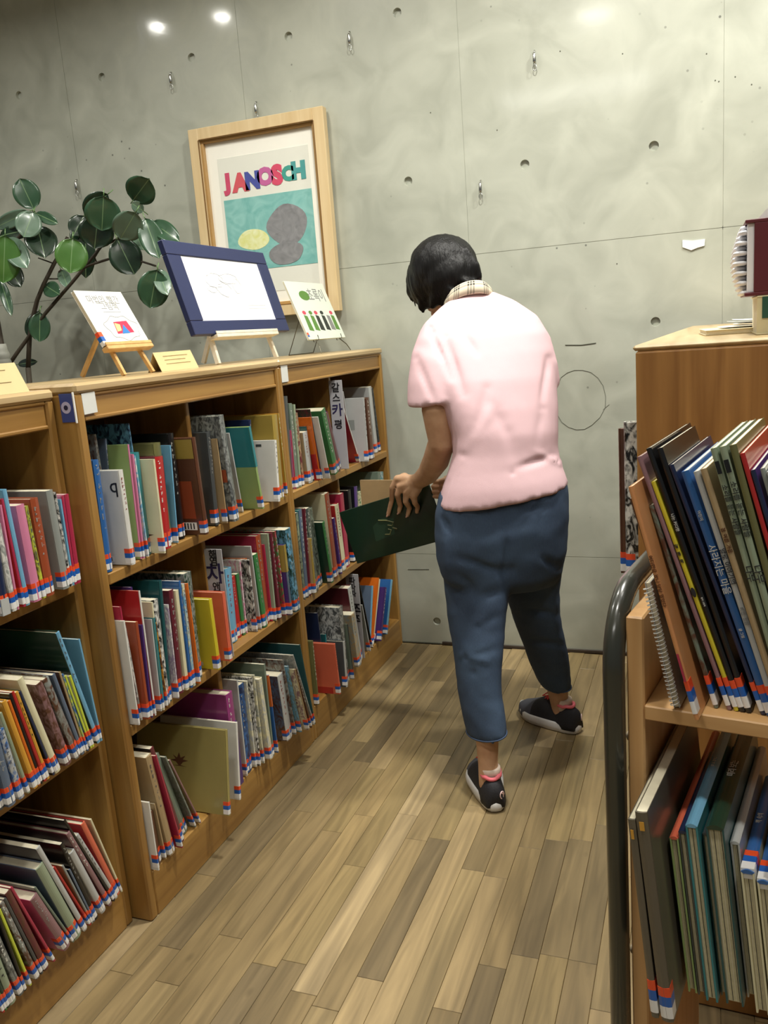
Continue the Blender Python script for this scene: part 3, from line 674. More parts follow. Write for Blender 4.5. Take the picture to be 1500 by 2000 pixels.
F2 = [(260, 1620, 150, 480, 'dkgrey/sage'), (300, 1590, 200, 440, 'teal', dict(sp='slate')), (330, 1580, 250, 430, 'maroon'), (400, 1550, 290, 855, 'tan', dict(sp='mustard')), (430, 1500, 300, 420, 'dkgrey/greygreen'), (480, 1440, 330, 430, 'greygreen/black'), (632, 1400, 485, 625, 'dkgreen', dict(th=.022, sp='green')),
  (690, 1320, 560, 220, 'cream', dict(sp='brick', free=1)), (745, 1290, 600, 600, 'purple', dict(th=.016)), (798, 1230, 690, 370, 'red', dict(sp='cream')), (842, 1180, 755, 220, 'crimson', dict(sp='crimson')),
  (930, 1120, 850, 175, 'black', {}), (985, 1090, 940, 130, 'black', dict(sp='purple')), (1060, 1060, 1000, 200, 'cream/green'), (1280, 900, 1250, -60, 'greygreen', {}), (1330, 860, 1280, -60, 'teal/silver')]
place_row('F2', (0, 0, 0), EY, NX, .4785, F2, cF2, part=2.742, rowname='middle shelf, far bookcase', span=(Y2m+.021, Y3m-.024))
cF3 = (580, 1100, 6.818)
F3 = [(300, 1870, 215, 1025, 'olive', {}), (410, 1700, 275, 660, 'navy'), (430, 1690, 395, 940, 'dkteal', dict(sp='teal')), (597, 1822, 482, 1100, 'salmon', dict(th=.012, D=.2, ex=printed(.1, .8, .0, .13, 'red'))), (682, 1650, 620, 1045, 'dkgrey', dict(sp='silver', th=.016)),
  (700, 1560, 490, 700, 'dkgrey/silver'), (765, 1540, 615, 900, 'greygreen', dict(sp='dkgrey')), (862, 1340, 640, 920, 'tan/grey'), (878, 1275, 560, 620, 'maroon', dict(sp='silver')),
  (945, 1210, 830, 590, 'grey', dict(sp='silver', ex=printed(.25, .42, .72, .85, 'black'))), (960, 1180, 760, 330, 'black', dict(ex=barcode(.3, .6, .7, .83))),
  (985, 1100, 1020, 300, 'slate', dict(free=1, sp='sky')), (1005, 1100, 1090, 200, 'orange', {}), (1020, 1090, 1130, 230, 'cream', {}), (1130, 1035, 1240, 360, 'purple', dict(th=.02, sp='purple', ex=barcode(.1, .4, .03, .13))), (1210, 945, 1312, 250, 'blue', dict(sp='sky', th=.02))]
place_row('F3', (0, 0, 0), EY, NX, .1165, F3, cF3, part=2.742, rowname='bottom shelf, far bookcase', span=(Y2m+.021, Y3m-.024), x_max=.05)
XN = -.047
cN1 = (0, 860, 5.555)
N1 = [(-500, 2240, -640, 900, 'tan'), (-420, 2180, -560, 900, 'slate'), (-330, 2130, -480, 900, 'green'), (-200, 2080, -350, 900, 'cream'), (-60, 1970, -190, 900, 'navy'), (110, 1890, -60, 990, 'navy', dict(ex=spineband(0, .2, 'silver'), th=.02)), (195, 1870, 10, 900, 'white/grey'), (215, 1850, 20, 700, 'pink', dict(th=.006)), (290, 1830, 22, 640, 'red', dict(sp='crimson')), (340, 1840, 72, 530, 'sky', dict(sp='sky')),
  (470, 1805, 262, 690, 'pink', dict(th=.022)), (515, 1750, 305, 710, 'lime/olive'), (605, 1725, 410, 620, 'brick', dict(th=.022)), (780, 1715, 572, 535, 'grey', dict(th=.02, D=.22)), (810, 1700, 610, 560, 'black/white', dict(th=.008)), (826, 1690, 665, 640, 'sky', dict(th=.006)), (850, 1640, 690, 600, 'pink', dict(sp='crimson')), (892, 1600, 745, 580, 'pink', dict(sp='crimson'))]
place_row('N1', (XN, 0, 0), EY, NX, .829, N1, cN1, part=.94, rowname='upper shelf, nearest bookcase', span=(.49+.024, 1.389-.024))
cN2 = (0, 1210, 5.264)
N2 = [(-500, 2380, -760, 1300, 'brown'), (-420, 2280, -680, 1300, 'sky'), (-330, 2230, -560, 1300, 'olive'), (-230, 2180, -460, 1300, 'white'), (-130, 2050, -360, 1200, 'navy'), (-50, 1990, -250, 1200, 'green'), (50, 1930, -160, 1200, 'dkgrey'), (170, 1895, -60, 1000, 'slate'), (260, 1835, 10, 1140, 'silver/blue'), (320, 1790, 20, 960, 'cream', dict(sp='sage')), (400, 1740, 70, 830, 'gold', dict(th=.012)), (425, 1710, 110, 830, 'gold', dict(sp='orange', th=.012)),
  (450, 1700, 120, 760, 'black'), (490, 1680, 150, 740, 'red'), (520, 1660, 190, 740, 'yellow', dict(sp='gold')), (575, 1630, 220, 740, 'black', dict(sp='navy')), (640, 1605, 240, 595, 'cream', dict(sp='cream')), (765, 1600, 440, 640, 'brown/mauve', dict(th=.018)), (870, 1590, 500, 600, 'brown/grey'), (892, 1500, 570, 560, 'slate', dict(sp='slate')),
  (905, 1490, 620, 540, 'brown', dict(sp='tan')), (935, 1460, 655, 560, 'lime/blue'), (965, 1440, 680, 580, 'blue', dict(sp='lime')), (992, 1420, 735, 575, 'cream', dict(sp='lime')), (1060, 1390, 605, 135, 'dkgreen', dict(sp='sky', D=.23)), (1072, 1340, 825, 200, 'sky', {})]
place_row('N2', (XN, 0, 0), EY, NX, .4785, N2, cN2, part=.94, rowname='middle shelf, nearest bookcase', span=(.49+.024, 1.389-.024))
cN3 = (0, 1560, 4.65)
N3 = [(-330, 2300, -650, 1500, 'brown'), (-250, 2230, -560, 1500, 'slate'), (-160, 2170, -450, 1500, 'white'), (-70, 2110, -350, 1500, 'red'), (20, 2040, -240, 1400, 'green'), (110, 1960, -150, 1300, 'dkgreen'), (170, 1925, -90, 1200, 'sage'), (240, 1835, -40, 1150, 'dkgrey/grey'), (262, 1810, -10, 1030, 'black'), (312, 1785, 10, 1000, 'lime', dict(th=.008)), (390, 1740, 30, 940, 'brown/grey'), (425, 1720, 60, 900, 'dkgrey'), (465, 1600, 100, 830, 'maroon/brown'), (530, 1585, 110, 810, 'crimson', dict(sp='crimson')),
  (680, 1500, 340, 880, 'pink', dict(th=.02, sp='mauve')), (700, 1470, 320, 810, 'greygreen'), (780, 1405, 400, 590, 'slate', dict(th=.022, sp='sage')), (822, 1310, 370, 430, 'dkgrey', dict(sp='silver')), (835, 1305, 480, 640, 'red', dict(th=.006)), (850, 1250, 560, 620, 'tan', dict(sp='grey', th=.014)), (875, 1170, 640, 640, 'navy', dict(sp='slate')), (905, 1140, 580, 400, 'black', {}), (985, 1110, 650, 510, 'white', dict(sp='silver')),
  (1040, 1050, 640, 300, 'maroon', dict(sp='mauve')), (1055, 950, 600, 190, 'black', {}), (1075, 890, 720, 320, 'silver', {}), (1095, 850, 775, 210, 'red', dict(sp='salmon')), (1115, 840, 830, 185, 'cream', {}), (1128, 700, 1010, 235, 'tan', {})]
place_row('N3', (XN, 0, 0), EY, NX, .1165, N3, cN3, part=.94, rowname='bottom shelf, nearest bookcase', span=(.49+.024, 1.389-.024), x_max=.03)

# placards on the dividers
PLQ = plain('placard_grey', 'b4b4b8', .5, noise_amt=.02); INK = plain('placard_ink', '17171c', .6); INKV = plain('placard_violet', '2b2550', .6)
def placard(y, z0, z1, x0, x1, label, words):
    r_ = empty('shelf_marker', (x1, y, z0)); tag(r_, label, 'sign')
    MB().cbox(x0-x1, 0, 0, .003, 0, z1-z0, .0006).build('plate', PLQ, r_)
    MB().cbox(x0-x1, x0-x1+.003, .003, .02, 0, .05, .0006).build('foot', PLQ, r_)
    cx = (x0-x1)/2
    for s, zz, sz, mt in words:
        put_text(s, sz*1.15, mt, frame_M((cx, -.0006, zz-z0), (1, 0, 0), (0, 0, 1)), r_, 'lettering', fat=sz*.02)
placard(1.833, .4785, .772, -.030, .022, 'grey index placard with black Korean letters, middle shelf of the middle bookcase', [('해', .757, .024, INK), ('염', .738, .024, INK), ('차', .703, .050, INKV), ('앤', .669, .024, INK), ('니', .650, .024, INK)])
placard(2.728, .8285, 1.14, -.034, .016, 'grey index placard with Korean letters, upper shelf of the far bookcase', [('갈', 1.113, .030, INK), ('스', 1.078, .028, INK), ('카', 1.035, .040, INKV), ('평', .985, .030, INK)])
placard(2.728, .117, .44, -.034, .016, 'grey index placard with black letters, bottom shelf of the far bookcase', [('파', .415, .024, INK), ('파', .390, .024, INK), ('파', .365, .024, INK), ('쭈', .300, .05, INK), ('쭈', .262, .04, INK)])
# ================================================================ THINGS ON THE LEFT BOOKCASES
ZT = 1.2326
PINE = wood('pine_easel', 'c79a5c', 'dfb878', 0, rough=.5); WEAS = wood('white_easel', 'd9cfb8', 'ece4d2', 0, rough=.5); KRAFT = plain('kraft_card', 'd3bf8c', .7, noise_amt=.03)
def tilted(name, bl, br, tl, thick, zup=None):
    """frame of a leaning sheet: origin bottom left, x along the foot, y up the sheet, z towards the viewer"""
    x = (br-bl); w_ = x.length; x.normalize(); y = tl-bl; y = y-x*y.dot(x); h_ = y.length; y.normalize(); z = x.cross(y)
    M_ = Matrix((x, y, z)).transposed().to_4x4(); M_.translation = bl
    return M_, w_, h_
def bar(p, q, wd, mb):
    """square wooden bar between two points"""
    p, q = Vector(p), Vector(q); t = (q-p).normalized(); a = Vector((0, 1, 0)); a = (a-t*a.dot(t)).normalized(); b = t.cross(a); h = wd/2
    vs = [c+a*i*h+b*j*h for c in (p, q) for i, j in ((-1, -1), (1, -1), (1, 1), (-1, 1))]
    mb.add(vs, [(0, 3, 2, 1), (4, 5, 6, 7), (0, 1, 5, 4), (1, 2, 6, 5), (2, 3, 7, 6), (3, 0, 4, 7)]); return mb
def easel(bl, br, tl, mt, label, ledge_t, bw_, ext=.0, legspread=.0, back_=.009):
    x = (br-bl).normalized(); w_ = (br-bl).length; up = (tl-bl); up -= x*up.dot(x); up.normalize(); out = x.cross(up)
    base = (bl+br)/2; r_ = empty('small_easel', (base.x, base.y, ZT)); o0 = r_.location
    e1 = bl+x*w_*.22-out*back_; bl_ = bl; e2 = bl+x*w_*.78-out*back_
    k = (ZT-bl.z)/up.z
    def foot(p, back=0): q = p+up*((ZT+bw_*.55-p.z)/up.z); return q
    for e_, sp in ((e1, -legspread), (e2, legspread)):
        f = foot(e_)+x*sp; f.z = ZT+bw_*.45
        top = e_+up*((tl-bl).length*.6)-out*(bw_*.6)
        bar(f-out*(bw_*.6)-o0, top-o0, bw_, MB()).build('front_leg', mt, r_)
    hinge = base+up*((tl-bl).length*.55)-out*(bw_*1.6+back_)
    f = Vector((hinge.x-.09, hinge.y, ZT+bw_*.45)); bar(f-o0, hinge-o0, bw_, MB()).build('back_leg', mt, r_)
    mb = MB(); bar(hinge-x*w_*.3+out*bw_*.2-o0, hinge+x*w_*.3+out*bw_*.2-o0, bw_, mb); mb.build('cross_bar', mt, r_)
    M_ = Matrix((x, up, out)).transposed().to_4x4(); M_.translation = bl-o0
    mb = MB(); mb.xf = M_; mb.cbox(w_*.12-ext, w_*.88+ext, -.012, -.0014, -bw_*.4-back_, ledge_t*.0+.007, .0015); mb.build('ledge', mt, r_)
    mb = MB(); mb.xf = M_; mb.cbox(w_*.12-ext, w_*.88+ext, -.0014, .007, .0035, .007, .001); mb.build('ledge_lip', mt, r_)
    tag(r_, label, 'easel'); return r_
# small white picture book on pine easel
Xe = -.105
bl, br = at(205, 676, 0, Xe), at(293, 673, 0, Xe); br.z = bl.z; tl = at(142, 568, 1, bl.y)
M_, w_, h_ = tilted('b', bl, br, tl, .006)
wb = empty('picture_book', mat=M_); tag(wb, 'white picture book with a small red and blue drawing, standing on the pine easel', 'book')
CW = plain('cover_bright_white', 'efeee4', .3, coat=.4, noise_amt=.01)
MB().cbox(0, w_, 0, h_, 0, .002, .0006).cbox(0, w_, 0, h_, -.008, -.006, .0006).build('cover', CW, wb)
MB().box(.0, w_-.002, .002, h_-.002, -.006, 0).build('pages', PAGE, wb)
MB().box(-.001, 0, .001, .012, -.008, .002, 0).box(-.001, 0, .012, .024, -.008, .002, 1).box(-.001, 0, .024, .036, -.008, .002, 2).box(0, .012, .001, .012, .002, .0025, 0).box(0, .012, .012, .024, .002, .0025, 1).box(0, .012, .024, .036, .002, .0025, 2).build('spine_label', LB, wb)
GR = plain('print_grey', '8a8a88', .6)
put_text('마법의 빨간', w_*.14, GR, frame_M((w_*.50, h_*.83, .0021), (1, .0, 0), (0, 1, 0)), wb, 'title_lettering')
put_text('그림책', w_*.14, GR, frame_M((w_*.55, h_*.71, .0021), (1, 0, 0), (0, 1, 0)), wb, 'title_lettering')
MB().cbox(w_*.36, w_*.74, h_*.605, h_*.612, .002, .0024, .0001).build('rule_line', GR, wb)
def pp(par, pts, z, t, name, mt): return MB().prism([(x, y) for x, y in pts], z, z+t).build(name, mt, par)
RED_, BLU_, YEL_ = plain('print_red', 'd02f50', .5), plain('print_blue', '2f7cc4', .5), plain('print_yellow', 'f3e58a', .5)
u_, v_ = w_, h_
pp(wb, [(.40*u_, .20*v_), (.78*u_, .22*v_), (.74*u_, .44*v_), (.44*u_, .42*v_)], .002, .0003, 'picture_red', RED_)
pp(wb, [(.50*u_, .20*v_), (.68*u_, .21*v_), (.62*u_, .37*v_)], .0023, .0003, 'picture_blue', BLU_)
pp(wb, [(.42*u_, .24*v_), (.52*u_, .26*v_), (.55*u_, .37*v_), (.45*u_, .40*v_)], .0023, .0003, 'picture_yellow', YEL_)
rn = random.Random(4); pts = []
for k in range(40):
    a = 2*PI*k/40; pts.append(((.58+(.34+.035*math.sin(5*a)+.02*rn.random())*math.cos(a))*u_, (.31+(.22+.025*math.sin(7*a))*math.sin(a))*v_, .0022))
MB().tube(pts, .0006, 4, closed=True).build('outline', GR, wb)
easel(bl, br, tl, PINE, 'small pine easel holding the white picture book, on middle bookcase', .018, .009, ext=.022, legspread=.008)
# blue framed drawing on white easel
Xf = -.10
bl, br = at(383, 656, 0, Xf), at(566, 644, 0, Xf); br.z = bl.z = (bl.z+br.z)/2; tl = at(316, 467, 1, bl.y)
M_, w_, h_ = tilted('b', bl, br, tl, .02)
bf = empty('framed_drawing', mat=M_); tag(bf, 'navy blue picture frame with a faint pencil drawing, on the white easel', 'picture')
NAVY = plain('navy_lacquer', '262f58', .45, noise_amt=.03)
bw = w_*.114; by = h_*.15; T = .018
for a in ((0, w_, 0, by), (0, w_, h_-by, h_), (0, bw, by, h_-by), (w_-bw, w_, by, h_-by)):
    MB().cbox(a[0], a[1], a[2], a[3], -T, 0, .002).build('frame_rail', NAVY, bf)
MB().box(bw*.9, w_-bw*.9, by*.9, h_-by*.9, -.006, -.004).build('drawing_sheet', plain('sheet_white', 'f3f4f4', .5, noise_amt=.005), bf)
MB().box(bw*.5, w_-bw*.5, by*.5, h_-by*.5, -T+.001, -.0065).build('backing', DARK, bf)
FA = plain('faint_pencil', 'c9cacc', .8)
def squig(cx, cy, rx, ry, seed, n=26, turns=1.2):
    rn = random.Random(seed); return [((cx+rx*math.cos(2*PI*turns*k/n+seed)*(1+.2*rn.random()))*w_, (cy+ry*math.sin(2*PI*turns*k/n+seed)*(1+.25*rn.random()))*h_, -.0036) for k in range(n)]
for i, a in enumerate([(.36, .60, .08, .07), (.50, .63, .09, .05), (.43, .50, .06, .07), (.57, .55, .04, .08), (.31, .50, .04, .03)]):
    MB().tube(squig(*a, i+2), .0006, 4).build('drawn_line', FA, bf)
for z in (.33, .29): MB().cbox(w_*.62, w_*.82, h_*(z-.004), h_*z, -.004, -.0036, .0001).build('caption_line', FA, bf)
easel(bl, br, tl, WEAS, 'white wooden easel holding the navy framed drawing, on middle bookcase', .022, .012, ext=-.03, legspread=.02, back_=.019)
# picture book on wire stand
Xw = -.12
bl, br = at(604, 664, 0, Xw), at(674, 656, 0, Xw); br.z = bl.z; tl = at(553, 549, 1, bl.y)
M_, w_, h_ = tilted('b', bl, br, tl, .01)
gb = empty('picture_book', mat=M_); tag(gb, 'white picture book with small green and red figures on a wire stand', 'book')
MB().cbox(0, w_, 0, h_, 0, .0016, .0004).cbox(0, w_, 0, h_, -.006, -.0045, .0004).build('cover', plain('cover_mint_white', 'e6efe2', .35, coat=.3, noise_amt=.01), gb)
MB().box(0, w_-.002, .002, h_-.002, -.0045, 0).build('pages', PAGE, gb)
MB().box(0, .014, .002, .010, .0016, .002, 0).box(0, .014, .010, .018, .0016, .002, 1).box(0, .014, .018, .027, .0016, .002, 2).build('spine_label', LB, gb)
LG = plain('print_leaf_green', '5d8a3c', .5); RS = plain('print_rose', 'd04a60', .5); BLK = plain('print_black', '2c332c', .5)
pp(gb, [((.36+.13*math.cos(a))*w_, (.76+.085*math.sin(a))*h_) for a in [2*PI*k/16 for k in range(16)]], .0016, .0003, 'green_oval', LG)
put_text('초록이', w_*.17, GR, frame_M((w_*.68, h_*.76, .0018), (1, 0, 0), (0, 1, 0)), gb, 'title_lettering')
for i, x in enumerate((.16, .32, .46, .62, .76, .88)):
    c = [LG, LG, BLK, BLK, GR, LG][i]
    pp(gb, [((x-.05)*w_, .16*h_), ((x+.06)*w_, .14*h_), ((x+.045)*w_, .40*h_), ((x-.035)*w_, .42*h_)], .0016, .0003, 'figure', c)
    if i != 4: pp(gb, [((x+.045*math.cos(a))*w_, (.46+.035*math.sin(a))*h_) for a in [2*PI*k/10 for k in range(10)]], .0017, .0003, 'figure_top', [RS, LG, RS, BLK, RS, RS][i])
base = (bl+br)/2; ws = empty('wire_stand', (base.x, base.y, ZT)); tag(ws, 'thin bent wire book stand on far bookcase, holding the white and green book', 'stand')
WIRE = plain('wire', '6d6a5c', .3, .9)
x = (br-bl).normalized(); o0 = ws.location; up_ = (tl-bl); up_ = (up_-x*up_.dot(x)).normalized(); out_ = x.cross(up_)
for s_ in (-.32, .32):
    c = base+x*w_*s_-o0
    MB().tube([c+out_*.012+up_*.012, c+out_*.010-up_*.004, c-out_*.010+Vector((0, 0, -.005)), c-out_*.010+up_*.11, c+Vector((-.115, 0, -c.z+.002))], .0017, 6).build('side_wire', WIRE, ws)
    MB().tube([c+Vector((0, 0, -.002)), c+Vector((.02, x.y*s_*.06, -c.z*.5)), c+Vector((.03, x.y*s_*.1, -c.z+.002))], .0017, 6).build('foot_wire', WIRE, ws)
c1_, c2_ = base-x*w_*.32-o0, base+x*w_*.32-o0
MB().tube([c1_+Vector((-.115, 0, -c1_.z+.002)), c2_+Vector((-.115, 0, -c2_.z+.002))], .0017, 6).build('rear_wire', WIRE, ws)
# folded kraft cards
def tent(name, p0, p1, h, dep, label, lines, skew):
    x = (p1-p0); w_ = x.length; x.normalize(); r_ = empty(name, p0); y = Vector((-x.y, x.x, 0))
    M_ = Matrix((x, y, Vector((0, 0, 1)))).transposed().to_4x4(); mb = MB(); mb.xf = M_; t = .0012
    for s_ in (1, -1):
        mb.add([(0, 0 if s_ > 0 else 2*dep, 0), (w_, 0 if s_ > 0 else 2*dep, 0), (w_, dep, h), (0, dep, h), (0, t*s_+(0 if s_ > 0 else 2*dep), 0), (w_, t*s_+(0 if s_ > 0 else 2*dep), 0), (w_, dep+t*.2*s_, h-t), (0, dep+t*.2*s_, h-t)],
           [(0, 1, 2, 3), (7, 6, 5, 4), (0, 4, 5, 1), (1, 5, 6, 2), (3, 2, 6, 7), (0, 3, 7, 4)])
    mb.build('folded_card', KRAFT, r_)
    for k in range(lines):
        f = .78-.2*k; a = M_ @ Vector((w_*.2, dep*f-.0006, h*f)); b = M_ @ Vector((w_*(.85-.1*(k % 2)), dep*f-.0006, h*f))
        MB().tube([a, b], .0007, 4).build('written_line', plain('pencil_brown', 'a08c60', .8), r_)
    tag(r_, label, 'card')
p0 = Vector((-.046, 1.10, 1.2243)); p1 = Vector((-.054, 1.335, 1.2243))
tent('label_card', p0, p1, .058, .026, 'large kraft paper tent card on the nearest bookcase, faint writing', 3, 0)
tent('label_card', Vector((-.065, 1.80, ZT+.0003)), Vector((-.073, 1.98, ZT+.0003)), .048, .02, 'kraft paper tent card behind the small pine easel', 3, 0)
# blue card with eye motif on the middle bookcase's side
ec = empty('blue_card', (-.002, Y1m-.0005, 1.155)); tag(ec, 'small blue card with a pale ring on bookcase side, at top near the camera', 'card')
MB().cbox(-.035, .0, -.0015, 0, 0, .058, .0005).build('sheet', plain('card_blue', '3b4a88', .5), ec)
MB().cbox(0, .003, -.004, .0, -.002, .060, .0005).build('sheet_edge', WHITE, ec)
q = MB().lathe([(.012, 0), (.012, .0006)], 24).build('ring_print', plain('card_lilac', 'b9b4d0', .5), ec); q.location = (-.02, -.0016, .03); q.rotation_euler.x = PI/2
q = MB().lathe([(.005, 0), (.005, .0006)], 20).build('ring_centre', plain('card_navy', '1c2040', .5), ec); q.location = (-.02, -.0024, .03); q.rotation_euler.x = PI/2

# ================================================================ RUBBER PLANT
def leafmat(name, c1, c2):
    m, N, L, B = newmat(name); B.inputs['Roughness'].default_value = .27; B.inputs['Coat Weight'].default_value = .4; B.inputs['Coat Roughness'].default_value = .18
    tc = N.new('ShaderNodeTexCoord'); sp = N.new('ShaderNodeSeparateXYZ'); L.new(tc.outputs['Object'], sp.inputs[0])
    ab = N.new('ShaderNodeMath'); ab.operation = 'ABSOLUTE'; L.new(sp.outputs['Y'], ab.inputs[0])
    r = N.new('ShaderNodeMapRange'); r.inputs[1].default_value = .0; r.inputs[2].default_value = .0022; r.inputs[3].default_value = 1; r.inputs[4].default_value = 0
    L.new(ab.outputs[0], r.inputs[0])
    t = N.new('ShaderNodeTexNoise'); t.inputs['Scale'].default_value = 14; L.new(tc.outputs['Object'], t.inputs[0])
    mx = N.new('ShaderNodeMix'); mx.data_type = 'RGBA'; mx.inputs['A'].default_value = (*hexc(c1), 1); mx.inputs['B'].default_value = (*hexc(c2), 1); L.new(t.outputs['Fac'], mx.inputs['Factor'])
    m2 = N.new('ShaderNodeMix'); m2.data_type = 'RGBA'; m2.inputs['B'].default_value = (*hexc('8fae7c'), 1); L.new(mx.outputs['Result'], m2.inputs['A'])
    ml = N.new('ShaderNodeMath'); ml.operation = 'MULTIPLY'; ml.inputs[1].default_value = .7; L.new(r.outputs[0], ml.inputs[0]); L.new(ml.outputs[0], m2.inputs['Factor'])
    L.new(m2.outputs['Result'], B.inputs['Base Color']); return m
LM = dict(d=leafmat('leaf_dark', '18281b', '233a28'), m=leafmat('leaf_mid', '2c4a34', '3b5c42'), p=leafmat('leaf_pale', '56705c', '6f8874'), y=leafmat('leaf_young', '3f6a30', '577f3c'))
plant = empty('rubber_plant', (-1.42, 2.72, 0)); tag(plant, 'tall rubber plant with big glossy oval leaves behind left bookcases', 'plant')
PX = (0, 340, 4.545)
def PP(u, v, y): return at(PX[0]+u/PX[2], PX[1]+v/PX[2], 1, y)-plant.location
LV = [((300,310),(180,55),95,'m',2.93),((310,345),(495,430),42,'m',2.9),((295,335),(215,545),92,'p',2.86),((250,335),(-30,470),55,'p',2.9),((330,455),(395,722),115,'d',2.9),((300,480),(10,545),55,'d',2.95),
 ((45,545),(30,945),115,'y',2.80),((50,560),(225,810),85,'p',2.87),((60,800),(175,985),72,'d',2.93),((0,925),(95,1235),36,'m',2.84),((645,570),(625,862),115,'y',2.80),((955,180),(760,350),80,'d',2.95),
 ((920,195),(905,485),128,'m',2.84),((870,370),(840,645),125,'d',2.88),((745,370),(655,535),72,'d',2.97),((1180,235),(1315,55),112,'m',2.9),((1205,340),(1075,565),108,'p',2.85),((1275,330),(1175,262),42,'p',2.93),
 ((1040,575),(1185,872),118,'d',2.9),((1285,390),(1405,725),92,'m',2.9),((1340,420),(1570,580),70,'m',2.95),((1395,850),(1335,1172),112,'m',2.88),((1400,840),(1480,1055),62,'p',2.92),((395,985),(515,1060),62,'m',2.9),
 ((540,845),(600,995),45,'p',2.95),((355,1230),(350,1475),75,'m',2.88),((345,1215),(250,1425),50,'d',2.93),((655,470),(745,650),62,'m',2.96),((150,1690),(310,1665),30,'d',2.95),((760,500),(760,900),70,'d',2.97),((1200,520),(1270,660),50,'p',3.0)]
rn = random.Random(11)
for i, (b_, t_, hw, mt, y) in enumerate(LV):
    tiltY = rn.uniform(-.05, .03)
    B_, T_ = PP(*b_, y+.01), PP(*t_, y+tiltY)
    ax = T_-B_; L_ = ax.length*1.06; ax.normalize(); half = hw/PX[2]*depth(T_+plant.location)/FPX
    vd = ((B_+T_)/2+plant.location-CAM).normalized(); nz = (-vd-ax*(-vd).dot(ax)).normalized()
    nz = (nz+Vector((rn.uniform(-.15, .15), 0, rn.uniform(-.1, .25)))).normalized(); nz = (nz-ax*nz.dot(ax)).normalized(); sd = nz.cross(ax)
    mb = MB(); n = 12; top, bot = [], []
    for k in range(n+1):
        f = k/n; wd = half*1.22*(math.sin(PI*min(1, f*1.0))**.5) if 0 < k < n else half*.03
        if f > .9: wd *= .9
        for j in range(-4, 5):
            g = j/4; cup = .16*half*abs(g)**1.5-.10*L_*(f-.5)**2*2 + .0008*math.sin(f*9+g*3)
            top.append((L_*f, wd*g, cup)); bot.append((L_*f, wd*g, cup-.0012))
    nn = 9; fs = []
    for k in range(n):
        for j in range(8):
            a = k*nn+j; fs.append((a, a+1, a+nn+1, a+nn)); o_ = len(top); fs.append((o_+a, o_+a+nn, o_+a+nn+1, o_+a+1))
    o_ = len(top)
    for k in range(n):
        for j in (0, 8): a = k*nn+j; fs.append((a, a+nn, o_+a+nn, o_+a))
    mb.add(top+bot, fs)
    lf = mb.build('leaf', LM[mt], plant, True)
    M_ = Matrix((ax, sd, nz)).transposed().to_4x4(); M_.translation = B_; lf.matrix_local = M_
    MB().tube([(0, 0, -.0015), (-.012, 0, -.004), (-.026, 0, -.012)], .0022, 6).build('leaf_stalk', LM['y'], lf, True)
STM = plain('stem_brown', '3a3226', .7, bump=.4, bscale=60)
for pts, rad in [([(75,1700,2.86),(150,1590,2.87),(230,1480,2.88),(400,1240,2.9),(650,950,2.92),(790,780,2.93),(900,640,2.94)],.009), ([(250,1720,2.88),(262,1450,2.89),(300,1240,2.9),(330,1120,2.9),(385,985,2.9),(480,795,2.91),(525,720,2.92),(600,560,2.95)],.010),
   ([(700,850,2.92),(820,800,2.93),(980,750,2.93),(1120,740,2.95),(1240,770,2.95),(1380,815,2.92)],.0055), ([(480,795,2.91),(340,745,2.9)],.003), ([(900,640,2.94),(880,500,2.93),(890,350,2.9),(920,200,2.88)],.006), ([(900,640,2.94),(1040,580,2.93),(1180,450,2.93),(1230,330,2.95),(1215,240,2.93)],.006),
   ([(900,640,2.94),(840,740,2.94),(860,790,2.95)],.004), ([(520,870,2.92),(540,850,2.93)],.003), ([(-60,1100,2.9),(10,900,2.9),(60,700,2.92),(200,520,2.93),(300,330,2.92)],.008), ([(330,1120,2.9),(420,930,2.93),(560,930,2.94)],.004)]:
    MB().tube([PP(*p) for p in pts], [rad*(1-.35*k/len(pts)) for k in range(len(pts))], 8).build('stem', STM, plant, True)
low1 = PP(75, 1700, 2.86); low2 = PP(250, 1720, 2.88); low3 = PP(-60, 1100, 2.9)
for lp in (low1, low2, low3): MB().tube([lp, lp*.5+Vector((0, 0, lp.z*.05)), Vector((lp.x*.05, lp.y*.1, .40))], .011, 8).build('trunk', STM, plant, True)
MB().lathe([(.13, 0), (.17, .38), (.185, .38), (.185, .42), (.165, .42), (.16, .39)], 28).build('pot', plain('pot_clay', '7a6a58', .7), plant, True)
MB().lathe([(.158, .385), (.155, .395)], 24).build('soil', plain('soil', '2a2018', 1), plant)
# grey ribbed thing half out of frame at the left edge
gp = at(-8, 640, 1, 2.35); gr = empty('grey_ribbed_vase', (gp.x, gp.y, .0)); tag(gr, 'tall grey ribbed vase cut off by the left edge, below the plant leaves', 'vase')
prof = [(.03, 0), (.05, .0)]
z = 0
while z < 1.30: prof += [(.030, z+.002), (.033, z+.011), (.030, z+.02)]; z += .022
prof += [(.026, z+.01), (.024, z+.03)]
MB().lathe(prof[1:], 24).build('body', plain('vase_grey', '85867c', .6, noise_amt=.08), gr, True)

# ================================================================ RIGHT-HAND BOOKCASE
cr = bookcase(1.081, 1.47, 3.13, None, 'oak bookcase on the right with plain end panel facing the camera', flip=-1, yaw_=math.radians(-2.6), name='bookcase', depthx=.42, tt=.009)
wc = wood('oak_end_panel', '855a2b', 'ac7d43', 2, scale=7)
for c in cr.children:
    if c.name.startswith('side_panel'): c.data.materials[0] = wc
q = MB().lathe([(.003, 0), (.003, .0006)], 12).build('drill_hole', TITLE_DK, cr); hp = atplane(1327, 733, Vector((1.081, 1.4695, 0)), Vector((0, 1, 0)))
q.matrix_local = Matrix.Translation(cr.matrix_basis.inverted() @ hp) @ Matrix.Rotation(PI/2, 4, 'X')
q = None
